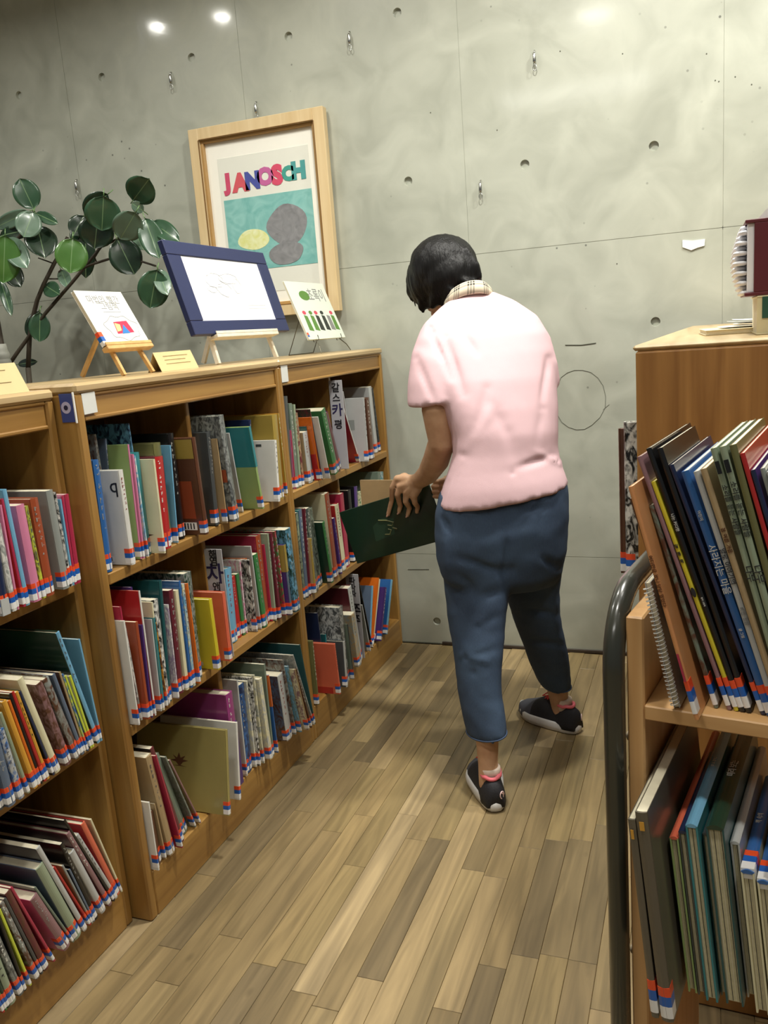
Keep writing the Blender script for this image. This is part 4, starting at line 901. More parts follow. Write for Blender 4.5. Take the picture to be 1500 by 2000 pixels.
# two books sticking out of its aisle side
def book_at(loc, e, inward, th, H, D, col, label, lean=0, **kw):
    M_ = rootmat(Vector(e), Vector(inward), Vector(loc), lean); b_ = make_book(M_, th, H, D, col, **kw); tag(b_, label, 'book'); return b_
book_at((1.048, 1.532, .8284), (0, -1, 0), (1, 0, 0), .010, .262, .22, 'brown', 'dark brown book poking out of right bookcase, nearer the wall', seed=3)
E_ = book_at((1.060, 1.519, .8284), (0, -1, 0), (1, 0, 0), .018, .275, .22, 'black/white', 'black and white patterned book poking out of the right bookcase beside its end panel', seed=5)
# things on top of it
zc = ZT+.0004
sb = empty('thin_book', (1.19, 1.76, zc)); sb.rotation_euler.z = .06; tag(sb, 'thin pale book lying flat on right bookcase under the papers', 'book')
MB().cbox(0, .26, 0, .2, 0, .0018, .0004).cbox(0, .26, 0, .2, .008, .0098, .0004).build('cover', plain('cover_beige', 'cbbf9c', .5), sb); MB().box(.002, .258, .002, .198, .0018, .008).build('pages', PAGE, sb)
for k, (dx, dy, rz) in enumerate([(.03, .03, .05), (.05, .05, -.08), (.06, .04, .14), (.055, .07, .02)]):
    s_ = empty('paper_sheet', (1.19+dx, 1.76+dy, zc+.0102+k*.0042)); s_.rotation_euler.z = rz; n = 12; vs = []
    for t_ in (0, .0008):
        for i in range(n+1):
            for j in (0, 1): f = i/n; vs.append((.2*f, .13*j, .0016+.0014*math.sin(f*9+k)+t_))
    fs = []
    for i in range(n): a = 2*i; fs += [(a, a+1, a+3, a+2), (26+a, 26+a+2, 26+a+3, 26+a+1), (a, a+2, 26+a+2, 26+a), (a+1, 26+a+1, 26+a+3, a+3)]
    fs += [(0, 26, 27, 1), (24, 25, 51, 50)]
    MB().add(vs, fs).build('sheet', WHITE, s_, True)
    tag(s_, ['lowest', 'second lowest', 'second highest', 'topmost'][k]+' wavy white sheet in the small paper pile on right bookcase', 'paper', 'loose papers on the right bookcase')
yb = 1.60
pL = at(1478, 635, 1, yb); pB = at(1480, 577, 1, yb)
gbk = empty('green_book', (pL.x, yb, zc)); tag(gbk, 'cream and green hardcover book on right bookcase below the thick maroon book', 'book')
hh = pB.z-zc-.0006; w2 = .17
MB().cbox(0, w2, 0, .2, hh-.003, hh, .0006).cbox(0, w2, 0, .2, 0, .003, .0006).build('cover', plain('cover_cream_cloth', 'c6bc96', .6), gbk)
MB().cbox(.0, w2-.001, .001, .0035, .003, hh-.003, .0005).build('spine', MATS['cover_cream_cloth'], gbk)
MB().cbox(.008, w2-.001, -.0008, .0008, hh*.42, hh-.002, .0003).build('spine_print', plain('cloth_dkgreen', '1f4a3a', .5), gbk)
MB().box(.003, w2-.003, .0036, .197, .003, hh-.003).build('pages', PAGE, gbk)
a0 = at(1456, 430, 1, yb); a1 = at(1456, 578, 1, yb)
mk = empty('thick_maroon_book', (a0.x, yb, zc+hh+.0006)); H2 = a0.z-(zc+hh); W2 = .22
tag(mk, 'thick maroon hardcover lying flat at right edge, white pages swelling out', 'book')
MAR = plain('cloth_maroon', '561820', .5, noise_amt=.12, scale=10)
for z in (0, H2-.006): MB().cbox(0, W2, 0, .17, z, z+.006, .001).build('board', MAR, mk)
MB().cbox(.014, W2, .0, .004, .006, H2-.006, .001).build('spine', MAR, mk)
MB().cbox(.004, W2-.004, .005, .165, .006, H2-.006, .0008).build('pages', plain('page_white', 'dcdce0', .7, noise_amt=.02), mk)
mb = MB()
for k in range(14):
    z = .002+H2*(k+.5)/15; bul = .014*math.sin(PI*(k+1)/15)
    for j in range(5):
        y_ = .03+.028*j+(.014 if k % 2 else 0); mb.ell((.002-bul*.6, y_, z), ((.006+bul*.5, 0, 0), (0, .013, 0), (0, 0, .0045)), 6)
mb.build('swollen_pages', MATS['page_white'], mk, True)
mb = MB(); zt_ = H2+.0005
mb.add([(.02, .01, zt_), (W2, .01, zt_), (W2, .01, zt_+.05), (.065, .01, zt_+.05), (.02, .15, zt_), (W2, .15, zt_), (W2, .15, zt_+.05), (.065, .15, zt_+.05)], [(0, 1, 2, 3), (7, 6, 5, 4), (0, 3, 7, 4), (0, 4, 5, 1), (3, 2, 6, 7), (1, 5, 6, 2)])
tp = empty('white_paper_box', mk.location+Vector((0, 0, 0))); tag(tp, 'white sloping paper box on top of thick maroon book at the right edge', 'paper box')
mb.build('folded_paper', WHITE, tp)

# ================================================================ BOOK CART
ce = Vector((.9846, -.1750, 0)); ci = Vector((.1750, .9846, 0))
cart = empty('book_cart', (1.121, .951, 0)); cart.rotation_euler.z = math.atan2(ce.y, ce.x)
tag(cart, 'wooden book cart with dark grey steel tube ends, at right edge', 'book cart')
CWD = wood('cart_beech', 'bd905a', 'd2a873', 2, rough=.45); CWH = wood('cart_beech_shelf', 'bd905a', 'd2a873', 0, rough=.45)
TUB = plain('cart_tube', '33352e', .28, .0, coat=.5, noise_amt=.03)
ZS = .839; ZL = .498; DW = .34; LN = .72
for x in (-.020, LN): MB().cbox(x, x+.020, .002, DW,   .12, .945, .002).build('end_panel', CWD, cart)
for z in (.12, ZL, ZS): MB().cbox(0, LN, .06 if z == ZL else .0, DW, z-.018, z, .0015).build('shelf', CWH, cart)
def arc_pts(x):
    r = .085; zt = .962; pts = [(x, -.002, .05), (x, -.002, .5), (x, -.002, zt-r)]
    for k in range(1, 8): a = PI/2*k/8; pts.append((x, -.002+r*(1-math.cos(a)), zt-r+r*math.sin(a)))
    pts += [(x, r, zt), (x, DW-r, zt)]
    for k in range(1, 8): a = PI/2*k/8; pts.append((x, DW-r+r*math.sin(a), zt-r+r*math.cos(a)))
    return pts+[(x, DW, zt-r), (x, DW, .05)]
for x in (-.034, LN+.034): MB().tube(arc_pts(x), .0128, 16).build('steel_tube_end', TUB, cart, True)
for x in (-.034, LN+.034):
    for y in (-.002, DW):
        mb = MB(); mb.xf = Matrix.Translation((x, y, .03)) @ Matrix.Rotation(PI/2, 4, 'Y'); mb.lathe([(.026, -.01), (.03, -.006), (.03, .006), (.026, .01)], 20); w__ = mb.build('caster', TITLE_DK, cart, True)
for z in (.792, .50):
    mb = MB(); mb.xf = Matrix.Translation((-.020, .012, z)) @ Matrix.Rotation(-PI/2, 4, 'Y'); mb.lathe([(.006, 0), (.006, .002), (.003, .004)], 12); mb.build('screw_cap', plain('screw_cap', 'b3a58c', .4), cart, True)
ck = (1170, 780, 3.076)
def sp_title(s, frac, size, mt, off=.5):
    def f(r_, th, H, D):
        sz = th*size*1.6; 
        put_text(s, sz, mt, frame_M((th*off, -min(.003, th*.16)-.0003, H*frac), (0, 0, -1), (1, 0, 0)), r_, 'title_lettering')
    return f
# stacked upright letters, one under another
def sp_stack(s, z1, step, size, mt):
    def f(r_, th, H, D):
        for k, ch in enumerate(s):
            if ch != ' ': put_text(ch, th*size*1.5, mt, frame_M((th*.5, -min(.003, th*.16)-.0003, H*z1-th*step*k), (1, 0, 0), (0, 0, 1)), r_, 'title_lettering')
    return f
BRN = plain('title_brown', '5a3214', .5)
UP_ = [(590, 1930, 190, 530, 'oak', dict(over=1, th=.021, sp='oak', D=.22, lh=.042, title=False, ex=both(sp_title('어디만큼 왔니 당당 멀었다', .60, .75, BRN), lambda r_, th, H, D: MB().box(.001, th-.001, -.0035, -.0028, H*.17, H*.29).build('spine_print', cmat('crimson'), r_)))),
  (612, 1740, 215, 600, 'brown', dict(over=1, th=.006, title=False)), (640, 1700, 250, 640, 'greygreen/brown', dict(over=1, th=.006, title=False)),
  (738, 1862, 195, 350, 'mauve', dict(over=1, th=.0125, D=.2, title=False)), (792, 1868, 292, 500, 'yellow', dict(th=.010, D=.21, title=False, ex=both(sp_stack('말 똥 뚝', .72, 1.0, .75, TITLE_DK), lambda r_, th, H, D: MB().ell((th*.6, -.0018, H*.52), ((.0025, 0, 0), (0, .0006, 0), (0, 0, .006)), 8).build('spine_print', TITLE_DK, r_)))),
  (884, 1858, 318, 300, 'black', dict(th=.017, D=.22, title=False, ex=both(sp_title('나는 커다란', .72, .5, TITLE_LT), sp_title('밤의 그림책', .42, .26, TITLE_LT)))), (925, 1840, 385, 300, 'black', dict(th=.012, title=False)),
  (995, 1870, 440, 400, 'navy', dict(th=.014, title=False, D=.23)), (1062, 1900, 545, 440, 'blue', dict(th=.020, sp='blue', D=.23, title=False, ex=both(sp_title('사라지는 마을', .60, .8, TITLE_LT), sp_title('글 그림', .34, .30, TITLE_LT), sp_title('어린이', .82, .34, TITLE_LT)))),
  (1100, 1930, 605, 440, 'silver', dict(th=.013, sp='silver', D=.21, title=False, ex=both(sp_title('알로 이야기의', .62, .8, TITLE_DK), sp_title('비밀 정원', .42, .6, GR)))),
  (1145, 1945, 652, 425, 'tan', dict(th=.0115, sp='tan', D=.2, title=False, ex=sp_title('봄 여름 가을', .72, .55, BRN))),
  (1190, 1960, 712, 300, 'sage', dict(th=.014, D=.23, title=False, ex=both(sp_title('소리를 듣는 사람들', .78, .7, TITLE_DK), sp_title('나무', .55, 1.0, TITLE_DK), lambda r_, th, H, D: MB().box(.001, th-.001, -.0035, -.0028, H*.91, H*.955).build('spine_print', cmat('black'), r_)))),
  (1240, 1975, 770, 290, 'sage', dict(th=.014, D=.23, title=False, ex=both(sp_title('소리를 듣는 사람들', .78, .7, TITLE_DK), sp_title('나무', .55, 1.0, TITLE_DK), lambda r_, th, H, D: MB().box(.001, th-.001, -.0035, -.0028, H*.91, H*.955).build('spine_print', cmat('black'), r_)))),
  (1290, 1985, 830, 280, 'olive', dict(th=.014, D=.23, title=False)), (1330, 1990, 850, 330, 'red', dict(th=.008, D=.24)), (1385, 2000, 905, 430, 'purple', dict(th=.012, sp='navy', D=.2)), (1420, 2000, 960, 420, 'grey', dict(th=.01)), (1490, 2020, 1010, 440, 'silver', dict(th=.02, D=.2)),
  (1560, 2040, 1080, 420, 'dkteal', dict(th=.018, D=.2)), (1640, 2050, 1150, 440, 'white', dict(th=.02, D=.2))]
place_row('CU', cart.location, ce, -ci, ZS, UP_, ck, x_max=.045, x_min=-.02, back=.30, hmax=.36, rowname='upper shelf, book cart', span=(-.03, .716))
# spiral bound book at the left end
spx = empty('spiral_bound_book', mat=rootmat(ce, ci, cart.location+ce*.0325-ci*.004+Vector((0, 0, ZS+.0004)), .21)); tag(spx, 'small spiral bound book with white wire binding, leftmost on the cart', 'book')
MB().cbox(0, .0012, .008, .12, 0, .15, .0003).cbox(.006, .0072, .008, .12, 0, .15, .0003).build('cover', cmat('silver'), spx); MB().box(.0013, .0059, .009, .118, .001, .149).build('pages', PAGE, spx)
mb = MB(); n = 30*8; mb.tube([(.0036+.0052*math.cos(2*PI*k/8), .0045+.0062*math.sin(2*PI*k/8), .004+.142*k/n) for k in range(n+1)], .0007, 5); mb.build('wire_spiral', plain('spiral_white', 'd9dad4', .3, coat=.5), spx, True)
# lower shelf: two grey-brown books upright, the others lie with their spines up
place_row('CL', cart.location, ce, -ci, ZL+.0004, [(375, 1955, 228, 740, 'taupe', dict(off=.085, th=.0175, sp='taupe', D=.27, lh=.04, title=False, ex=lambda r_, th, H, D: MB().box(th*.3, th*.7, -.0034, -.0028, H*.91, H*.955).build('spine_print', cmat('gold'), r_))),
  (468, 1962, 302, 700, 'taupe', dict(off=.085, th=.0185, sp='taupe', D=.27, lh=.04, title=False, ex=lambda r_, th, H, D: MB().box(th*.3, th*.7, -.0034, -.0028, H*.92, H*.96).build('spine_print', cmat('gold'), r_)))],
  (1170, 1370, 3.175), x_max=.05, x_min=-.02, back=.30, hmax=.36, rowname='lower shelf, book cart', span=(.001, .7))
PGL = plain('page_cream', 'b9b18e', .8, noise_amt=.1, scale=200)
def spine_up(s, th, Hh, D, y0, col, coverc, label, lean, lab=False, title=None, tm=TITLE_LT):
    """book standing on its fore-edge: spine on top, tail end of the pages towards the camera"""
    loc = cart.location+ce*s+ci*y0+Vector((0, 0, ZL+.0004)); M_ = rootmat(ce, ci, loc, lean); r_ = empty('picture_book', mat=M_); b = min(.0022, th*.2)
    cm, sm = cmat(coverc), cmat(col); mb = MB()
    mb.cbox(0, b, 0, D, 0, Hh-.002, .0004, 0); mb.cbox(th-b, th, 0, D, 0, Hh-.002, .0004, 0)
    n = 6; bu = min(.004, th*.22); out = [(th*k/n, bu*math.sin(PI*k/n)) for k in range(n+1)]; inn = [(th-b-(th-2*b)*k/n, -.002) for k in range(n+1)]
    poly = out+inn; vs = [(x, 0, Hh-.002+z) for x, z in poly]+[(x, D, Hh-.002+z) for x, z in poly]; k = len(poly)
    mb.add(vs, [tuple(range(k)), tuple(range(2*k-1, k-1, -1))]+[(i, (i+1) % k, k+(i+1) % k, k+i) for i in range(k)], 1)
    mb.build('cover', [cm, sm], r_)
    MB().box(b, th-b, .003, D-.003, .003, Hh-.0042).build('pages', PGL, r_)
    for i in range(max(1, int(th/.004))):
        x_ = b+(th-2*b)*(i+.5)/max(1, int(th/.004)); MB().box(x_-.0003, x_+.0003, .0026, .003, .004, Hh-.006).build('page_crease', TITLE_DK if i % 2 else PAGE, r_)
    if lab:
        mb = MB(); zt_ = Hh-.002+bu
        for q_, (f0, f1) in enumerate(((0, .38), (.38, .7), (.7, 1))): mb.box(.0, th, .002+.036*f0, .002+.036*f1, zt_-bu*.5, zt_+.0006, q_); 
        for q_, (f0, f1) in enumerate(((0, .38), (.38, .7), (.7, 1))): mb.box(-.0004, th+.0004, .002+.036*f0, .002+.036*f1, zt_-.012, zt_-bu*.5, q_)
        mb.build('spine_label', LB, r_)
    if title: put_text(title, th*.55, tm, frame_M((th*.5, D*.5, Hh-.002+bu+.0003), (0, 1, 0), (-1, 0, 0)), r_, 'title_lettering')
    tag(r_, label, 'book', 'spine up books on the lower cart shelf'); return r_
_b, _, _, _t, _, _ = ROWS['CL'][-1]; _x = _b.matrix_basis.to_3x3() @ Vector((1, 0, 0)); LEAN_ = math.asin(_x.z) if abs(_x.z) < 1 else 0; LEAN_ = abs(LEAN_)
sl = (_b.matrix_basis.translation-cart.location).dot(ce)+_t/math.cos(LEAN_)+.003; print('sl', sl, LEAN_)
for (th, Hh, D, y0, col, cc, lab, tt, lb, gap) in [
  (.010, .262, .28, -.03, 'salmon', 'ltgreen', False, None, 'red-orange spine-up book with pale green cover, lower cart shelf', .002),
  (.009, .272, .20, -.03, 'navy', 'dkgrey', False, None, 'thin navy spine-up book beside the red-orange one, lower cart shelf', .0),
  (.013, .285, .30, -.035, 'sky', 'teal', False, 'ㅇㅅㅎㄴ', 'turquoise spine-up book with torn corner, lower cart shelf', .0),
  (.006, .27, .22, -.02, 'dkgrey', 'dkteal', False, None, 'slim dark grey spine-up book between turquoise and dark green ones', .0),
  (.019, .285, .27, -.03, 'dkgreen', 'dkteal', False, '미리 보는', 'dark green spine-up book with pale letters, lower cart shelf', .0),
  (.010, .26, .24, -.01, 'silver', 'silver', False, None, 'pale grey spine-up book right of the dark green one, lower cart shelf', .0),
  (.014, .24, .22, -.03, 'blue', 'cream', True, '책 속의', 'blue spine-up book with an orange and blue label, lower cart shelf', .001),
  (.0125, .232, .22, -.03, 'blue', 'cream', True, '바다', 'lighter blue spine-up book, second with orange and blue label, lower cart shelf', .001),
  (.015, .262, .26, -.03, 'blue', 'tan', False, '파도의', 'blue spine-up book with frayed corner, right of the two labelled blue books', .001),
  (.015, .258, .26, -.03, 'teal', 'navy', False, None, 'green-teal spine-up book at the right end of lower cart shelf', .001),
  (.015, .25, .25, -.03, 'dkgreen', 'cream', False, None, 'dark green spine-up book beyond the teal one at the right edge', .001),
  (.02, .24, .25, -.03, 'brown', 'tan', False, None, 'brown spine-up book far right on the lower cart shelf', .001)]:
    spine_up(sl+gap, th, Hh-.062, D, y0, col, cc, lb, LEAN_, lab, tt); sl += th/math.cos(LEAN_)+gap+.0009
# ================================================================ THE PERSON
def skin(name):
    m, N, L, B = newmat(name); B.inputs['Roughness'].default_value = .5
    B.inputs['Subsurface Weight'].default_value = .12; B.inputs['Subsurface Radius'].default_value = (.01, .004, .002)
    tc = N.new('ShaderNodeTexCoord'); t = N.new('ShaderNodeTexNoise'); t.inputs['Scale'].default_value = 18; t.inputs['Detail'].default_value = 4
    L.new(tc.outputs['Object'], t.inputs[0]); r = N.new('ShaderNodeValToRGB'); r.color_ramp.elements[0].color = (*hexc('b48a6a'), 1); r.color_ramp.elements[1].color = (*hexc('cda684'), 1)
    r.color_ramp.elements[0].position = .3; r.color_ramp.elements[1].position = .7
    L.new(t.outputs['Fac'], r.inputs[0]); L.new(r.outputs[0], B.inputs['Base Color'])
    t2 = N.new('ShaderNodeTexNoise'); t2.inputs['Scale'].default_value = 260; L.new(tc.outputs['Object'], t2.inputs[0])
    b = N.new('ShaderNodeBump'); b.inputs['Strength'].default_value = .12; b.inputs['Distance'].default_value = .001; L.new(t2.outputs['Fac'], b.inputs['Height']); L.new(b.outputs['Normal'], B.inputs['Normal'])
    return m
SKIN = skin('skin')
FWD = Vector((-.50, .866, 0)); SIDE = Vector((.866, .50, 0))
def P(u, v, y): return at(u, v, 1, y)
person = empty('person', (.66, 2.30, 0)); tag(person, 'person in pink polo shirt and cropped jeans, bent over the books, seen from behind', 'person')
def pr(px, p): return px*depth(Vector(p))/FPX
def ringpx(L, R, yl, yr, d, dc=0, n=28, sq=2.3):
    """elliptical section through two silhouette points; d = half depth"""
    l, r = P(*L, yl), P(*R, yr); c = (l+r)/2+FWD*dc; a = (r-l)/2; b = FWD*d; out = []
    for k in range(n):
        t = 2*PI*k/n; ct, st = math.cos(t), math.sin(t); e_ = 2/sq
        out.append(c+a*math.copysign(abs(ct)**e_, ct)+b*math.copysign(abs(st)**e_, st))
    return out
def limb(mb, pts, n=16):
    """pts: (point, radius); round tapered limb with rounded joints"""
    ps = [Vector(p) for p, r in pts]; rs = [r for p, r in pts]
    fine, fr_ = [], []
    for i in range(len(ps)-1):
        for k in range(4):
            f = k/4; fine.append(ps[i].lerp(ps[i+1], f)); fr_.append(rs[i]*(1-f)+rs[i+1]*f)
    fine.append(ps[-1]); fr_.append(rs[-1])
    mb.tube(fine, fr_, n)
    for p, r in ((ps[0], rs[0]), (ps[-1], rs[-1])): mb.ell(p, ((r, 0, 0), (0, r, 0), (0, 0, r)), 8)
    for p, r in pts[1:-1]: mb.ell(p, ((r, 0, 0), (0, r, 0), (0, 0, r)), 8)
def frm(px_list, y=None): return [(P(u, v, yy), r) for u, v, yy, r in px_list]
# --- green book first: the hands close on it
gY = 2.46
g0, g1, g2, g3 = P(676, 997, gY), P(852, 943, gY+.0), P(850, 1060, gY), P(684, 1105, gY)
gx = (g1-g0); GW = gx.length; gx.normalize(); gyv = (g0-g3); gyv -= gx*gyv.dot(gx); GH = gyv.length; gyv.normalize(); gz = gx.cross(gyv)
M_ = Matrix((gx, gyv, gz)).transposed().to_4x4(); M_.translation = (g3+g0)/2-gyv*GH/2
gbook = empty('held_picture_book', mat=M_); tag(gbook, "large dark green picture book held sideways in the person's hands", 'book')
DG = plain('cover_bottle_green', '0f2a1a', .3, coat=.4, noise_amt=.12, scale=9); GT = 0.012
MB().cbox(0, GW, 0, GH, -.0025, 0, .0008).cbox(0, GW, 0, GH, -GT, -GT+.0025, .0008).cbox(0, GW, 0, .0025, -GT, 0, .0006).build('cover', DG, gbook)
MB().box(.004, GW-.004, .0026, GH-.003, -GT+.0026, -.0026).build('pages', plain('page_mint', '8fb8a0', .7), gbook)
mm = plain('print_dull_gold', '6d7046', .5); mg = plain('print_moss', '1f3a28', .5)
MB().prism([(GW*x, GH*y) for x, y in ((.28, .30), (.50, .34), (.54, .62), (.42, .68), (.30, .58))], 0, .0003).build('cover_print', mg, gbook)
for pts in ([(.38, .66), (.46, .62), (.53, .55), (.50, .50), (.46, .53)], [(.40, .38), (.45, .36), (.48, .43), (.45, .46)], [(.50, .46), (.54, .42)]):
    MB().tube([(GW*x, GH*y, .0006) for x, y in pts], .0022, 6).build('cover_drawing', mm, gbook)
def G(u, v, off): return atplane(u, v, g0+gz*off, gz)        # a point just off the book's front (+) or back (-)
# tan book half pulled out behind it
tb = (P(722, 938, 2.60), P(800, 938, 2.585), P(706, 985, 2.60))
M2, tw, th_ = tilted('t', tb[2]-Vector((0, 0, .10)), tb[2]-Vector((0, 0, .10))+(tb[1]-tb[0]), tb[0], .01)
tbk = empty('tan_picture_book', mat=M2); tag(tbk, "tan picture book pulled half out of far bookcase behind the person's left hand", 'book')
MB().cbox(0, tw, 0, th_, -.0018, 0, .0005).cbox(0, tw, 0, th_, -.010, -.0082, .0005).cbox(0, tw, th_-.002, th_, -.010, 0, .0005).build('cover', plain('cover_tan_board', 'ad9168', .4, coat=.2), tbk)
MB().box(.003, tw-.003, .003, th_-.002, -.0082, -.0018).build('pages', PAGE, tbk)
# --- body (one continuous mesh)
b = MB()
hc = P(864, 540, 2.55)                              # head centre
face = Vector((-.72, .48, -.42)).normalized(); hs = Vector((.56, .80, -.04)); hs = (hs-face*hs.dot(face)).normalized(); hup = hs.cross(face).normalized()
if hup.z < 0: hup = -hup
b.ell(hc, (hs*.072, face*.088, hup*.105), 18)
b.ell(hc+face*.030-hup*.045, (hs*.055, face*.055, hup*.055), 12)          # jaw
b.ell(hc+face*.096-hup*.012, (hs*.011, face*.016, hup*.020), 10)          # nose
b.ell(hc+face*.088-hup*.050, (hs*.022, face*.010, hup*.006), 8); b.ell(hc+face*.087-hup*.060, (hs*.020, face*.010, hup*.007), 8)   # lips
b.ell(hc+face*.078+hup*.022, (hs*.045, face*.014, hup*.008), 8)           # brow
b.ell(hc+face*.080-hup*.080, (hs*.018, face*.012, hup*.014), 8)           # chin
for s_ in (-1, 1): b.ell(hc+hs*.074*s_-face*.005-hup*.012, (hs*.008, face*.018, hup*.028), 10)   # ears
neck = P(905, 588, 2.505)
limb(b, [(hc-hup*.05-face*.02, .050), (neck, .050), (P(935, 628, 2.45), .055)])
b.loft([ringpx((885, 630), (995, 624), 2.43, 2.49, .045), ringpx((855, 675), (1045, 665), 2.33, 2.48, .07), ringpx((872, 760), (1062, 750), 2.26, 2.44, .085), ringpx((892, 880), (1062, 862), 2.23, 2.38, .085), ringpx((885, 960), (1070, 940), 2.2, 2.38, .095), ringpx((880, 1050), (1080, 1030), 2.17, 2.36, .10), ringpx((885, 1120), (1070, 1110), 2.17, 2.36, .09)])
# arms
limb(b, frm([(868, 710, 2.31, .028), (850, 755, 2.25, .038), (854, 800, 2.225, .043), (863, 862, 2.24, .038), (852, 898, 2.30, .0385), (836, 925, 2.36, .032), (820, 938, 2.405, .0255)]))
limb(b, frm([(1035, 700, 2.46, .028), (1056, 760, 2.47, .040), (1060, 850, 2.50, .038), (1020, 885, 2.53, .036), (950, 915, 2.52, .031), (905, 935, 2.50, .025)]))
# legs under the jeans
limb(b, frm([(930, 1110, 2.24, .058), (932, 1250, 2.18, .040), (942, 1350, 2.135, .038), (951, 1432, 2.085, .033), (953, 1490, 2.07, .0275), (955, 1530, 2.062, .028)]))
limb(b, frm([(1040, 1110, 2.39, .058), (1052, 1215, 2.46, .040), (1080, 1290, 2.52, .038), (1089, 1345, 2.54, .034), (1093, 1375, 2.545, .0285), (1096, 1395, 2.545, .029)]))
# left hand: palm, four fingers closed over the green book's top edge, thumb behind it
def hand(mb, w0, palm, knuck, fingers, thumb, r=.0085):
    limb(mb, [(w0, .0245), (w0.lerp(palm, .5), .027), (palm, .029)])
    for k in knuck: limb(mb, [(palm, .020), (w0.lerp(k, .55), .017), (k, .0125)])
    for f in fingers: limb(mb, [(f[0], r*1.35), (f[1], r*1.12), (f[2], r), (f[3], r*.86)], 12)
    limb(mb, [(thumb[0], .015), (thumb[1], .0115), (thumb[2], .0095), (thumb[3], .0085)], 12)
w0 = P(820, 938, 2.405); palm = P(803, 947, 2.425)
kn = [P(776, 935, 2.425), P(782, 950, 2.415), P(794, 962, 2.41), P(808, 968, 2.41)]
fg = [[kn[0], P(766, 952, 2.425), G(765, 978, .013), G(758, 1005, .0095)],
      [kn[1], P(776, 967, 2.415), G(782, 988, .013), G(776, 1010, .0095)],
      [kn[2], P(792, 980, 2.415), G(800, 992, .013), G(796, 1006, .0095)],
      [kn[3], P(810, 982, 2.42), G(816, 990, .012), G(814, 1000, .0085)]]
fg[1][3] = G(779, 1000, .0095)
tm_ = [P(790, 932, 2.44), P(777, 936, 2.47), G(770, 952, -.024), G(768, 970, -.024)]
hb = MB(); hand(b, w0, palm, kn, fg, tm_, .0082)
# right hand: fingertips come round the far end of the book
w1 = P(905, 935, 2.50); palm1 = P(883, 944, 2.49); kn1 = [P(872, 936, 2.48), P(871, 945, 2.475), P(872, 954, 2.475), P(874, 962, 2.48)]
e0 = [(848, 940), (845, 950), (846, 960), (848, 970)]
fg1 = [[kn1[i], P(866, e0[i][1]-2, 2.46), G(858, e0[i][1], .013), G(*e0[i], .010)] for i in range(4)]
tm1 = [P(886, 936, 2.51), P(874, 940, 2.51), G(860, 955, -.025), G(848, 960, -.022)]
hand(b, w1, palm1, kn1, fg1, tm1, .0078)
def bdisp(co, no): return no*0
body = remeshed('body', b, SKIN, .0042, 2, root=person)
# nails
NL = plain('nail', 'c79a86', .3, coat=.3)
for f in fg[:3]:
    c_ = f[3]+(f[3]-f[2]).normalized()*.003+gz*.0068; MB_ = MB(); MB_.ell(c_, (gx*.004, gz*.0012, (f[3]-f[2]).normalized()*.005), 8); rel(MB_.build('fingernail', NL, None, True), person)
# eyes
for s_ in (-1, 1):
    MB_ = MB(); c_ = hc+face*.084+hs*.030*s_+hup*.004; MB_.ell(c_, (hs*.012, face*.007, hup*.006), 8); rel(MB_.build('eye', plain('eye_white', 'd8d4cc', .2), None, True), person)
    MB_ = MB(); MB_.ell(c_+face*.0055, (hs*.005, face*.0025, hup*.005), 8); rel(MB_.build('iris', TITLE_DK, None, True), person)
# --- hair
def hairmat():
    m, N, L, B = newmat('black_hair'); B.inputs['Base Color'].default_value = (*hexc('080707'), 1); B.inputs['Roughness'].default_value = .5; B.inputs['Specular IOR Level'].default_value = .25
    g = N.new('ShaderNodeTexCoord'); mp = N.new('ShaderNodeMapping'); mp.inputs['Scale'].default_value = (220, 220, 16); L.new(g.outputs['Object'], mp.inputs[0])
    t = N.new('ShaderNodeTexNoise'); t.inputs['Scale'].default_value = 1; t.inputs['Detail'].default_value = 2; L.new(mp.outputs[0], t.inputs[0])
    bb_ = N.new('ShaderNodeBump'); bb_.inputs['Strength'].default_value = .7; bb_.inputs['Distance'].default_value = .003; L.new(t.outputs['Fac'], bb_.inputs['Height']); L.new(bb_.outputs['Normal'], B.inputs['Normal']); return m
HAIR = hairmat()
h = MB(); YH = 2.55
def eh(u, v, y, rx, rz, ry):
    p = P(u, v, y); h.ell(p, ((pr(rx, p), 0, 0), (0, ry, 0), (0, 0, pr(rz, p))), 16)
eh(866, 522, YH, 68, 62, .105); eh(878, 540, YH-.02, 63, 56, .09); eh(848, 545, YH+.01, 52, 55, .09); eh(852, 575, YH, 34, 30, .06)
eh(826, 562, YH+.02, 26, 36, .05); eh(812, 545, YH+.03, 18, 34, .04); eh(915, 552, YH-.02, 26, 30, .06)
def lock(pts, r0, r1):
    ps = [P(*p) for p in pts]; h.tube(ps, [r0+(r1-r0)*k/(len(ps)-1) for k in range(len(ps))], 10)
lock([(818,520,2.550),(803,548,2.560),(800,572,2.570),(806,592,2.580)], .026, .004); lock([(838,540,2.520),(826,575,2.520),(823,600,2.530),(828,614,2.540)], .028, .004)
lock([(860,560,2.480),(850,588,2.490),(842,602,2.500)], .030, .008); lock([(885,560,2.470),(872,585,2.480),(862,596,2.490)], .028, .008); lock([(912,545,2.480),(908,566,2.480),(900,580,2.490)], .028, .008)
lock([(808,540,2.600),(802,565,2.610),(812,600,2.620)], .02, .003)
lock([(905,490,2.510),(928,520,2.500),(938,545,2.500)], .02, .008)
def hdisp(co, no):
    q = Vector((co.x*70, co.y*70, co.z*9)); return no*(.0022*noise.noise(q)+.0012*noise.noise(q*2.3))
hair = remeshed('hair', h, HAIR, .006, 4, disp=hdisp, root=person)
# --- polo shirt
SH = plain('pink_cotton', 'd4b2b7', .85, noise_amt=.02, scale=10, bump=.25, bscale=900)
s = MB()
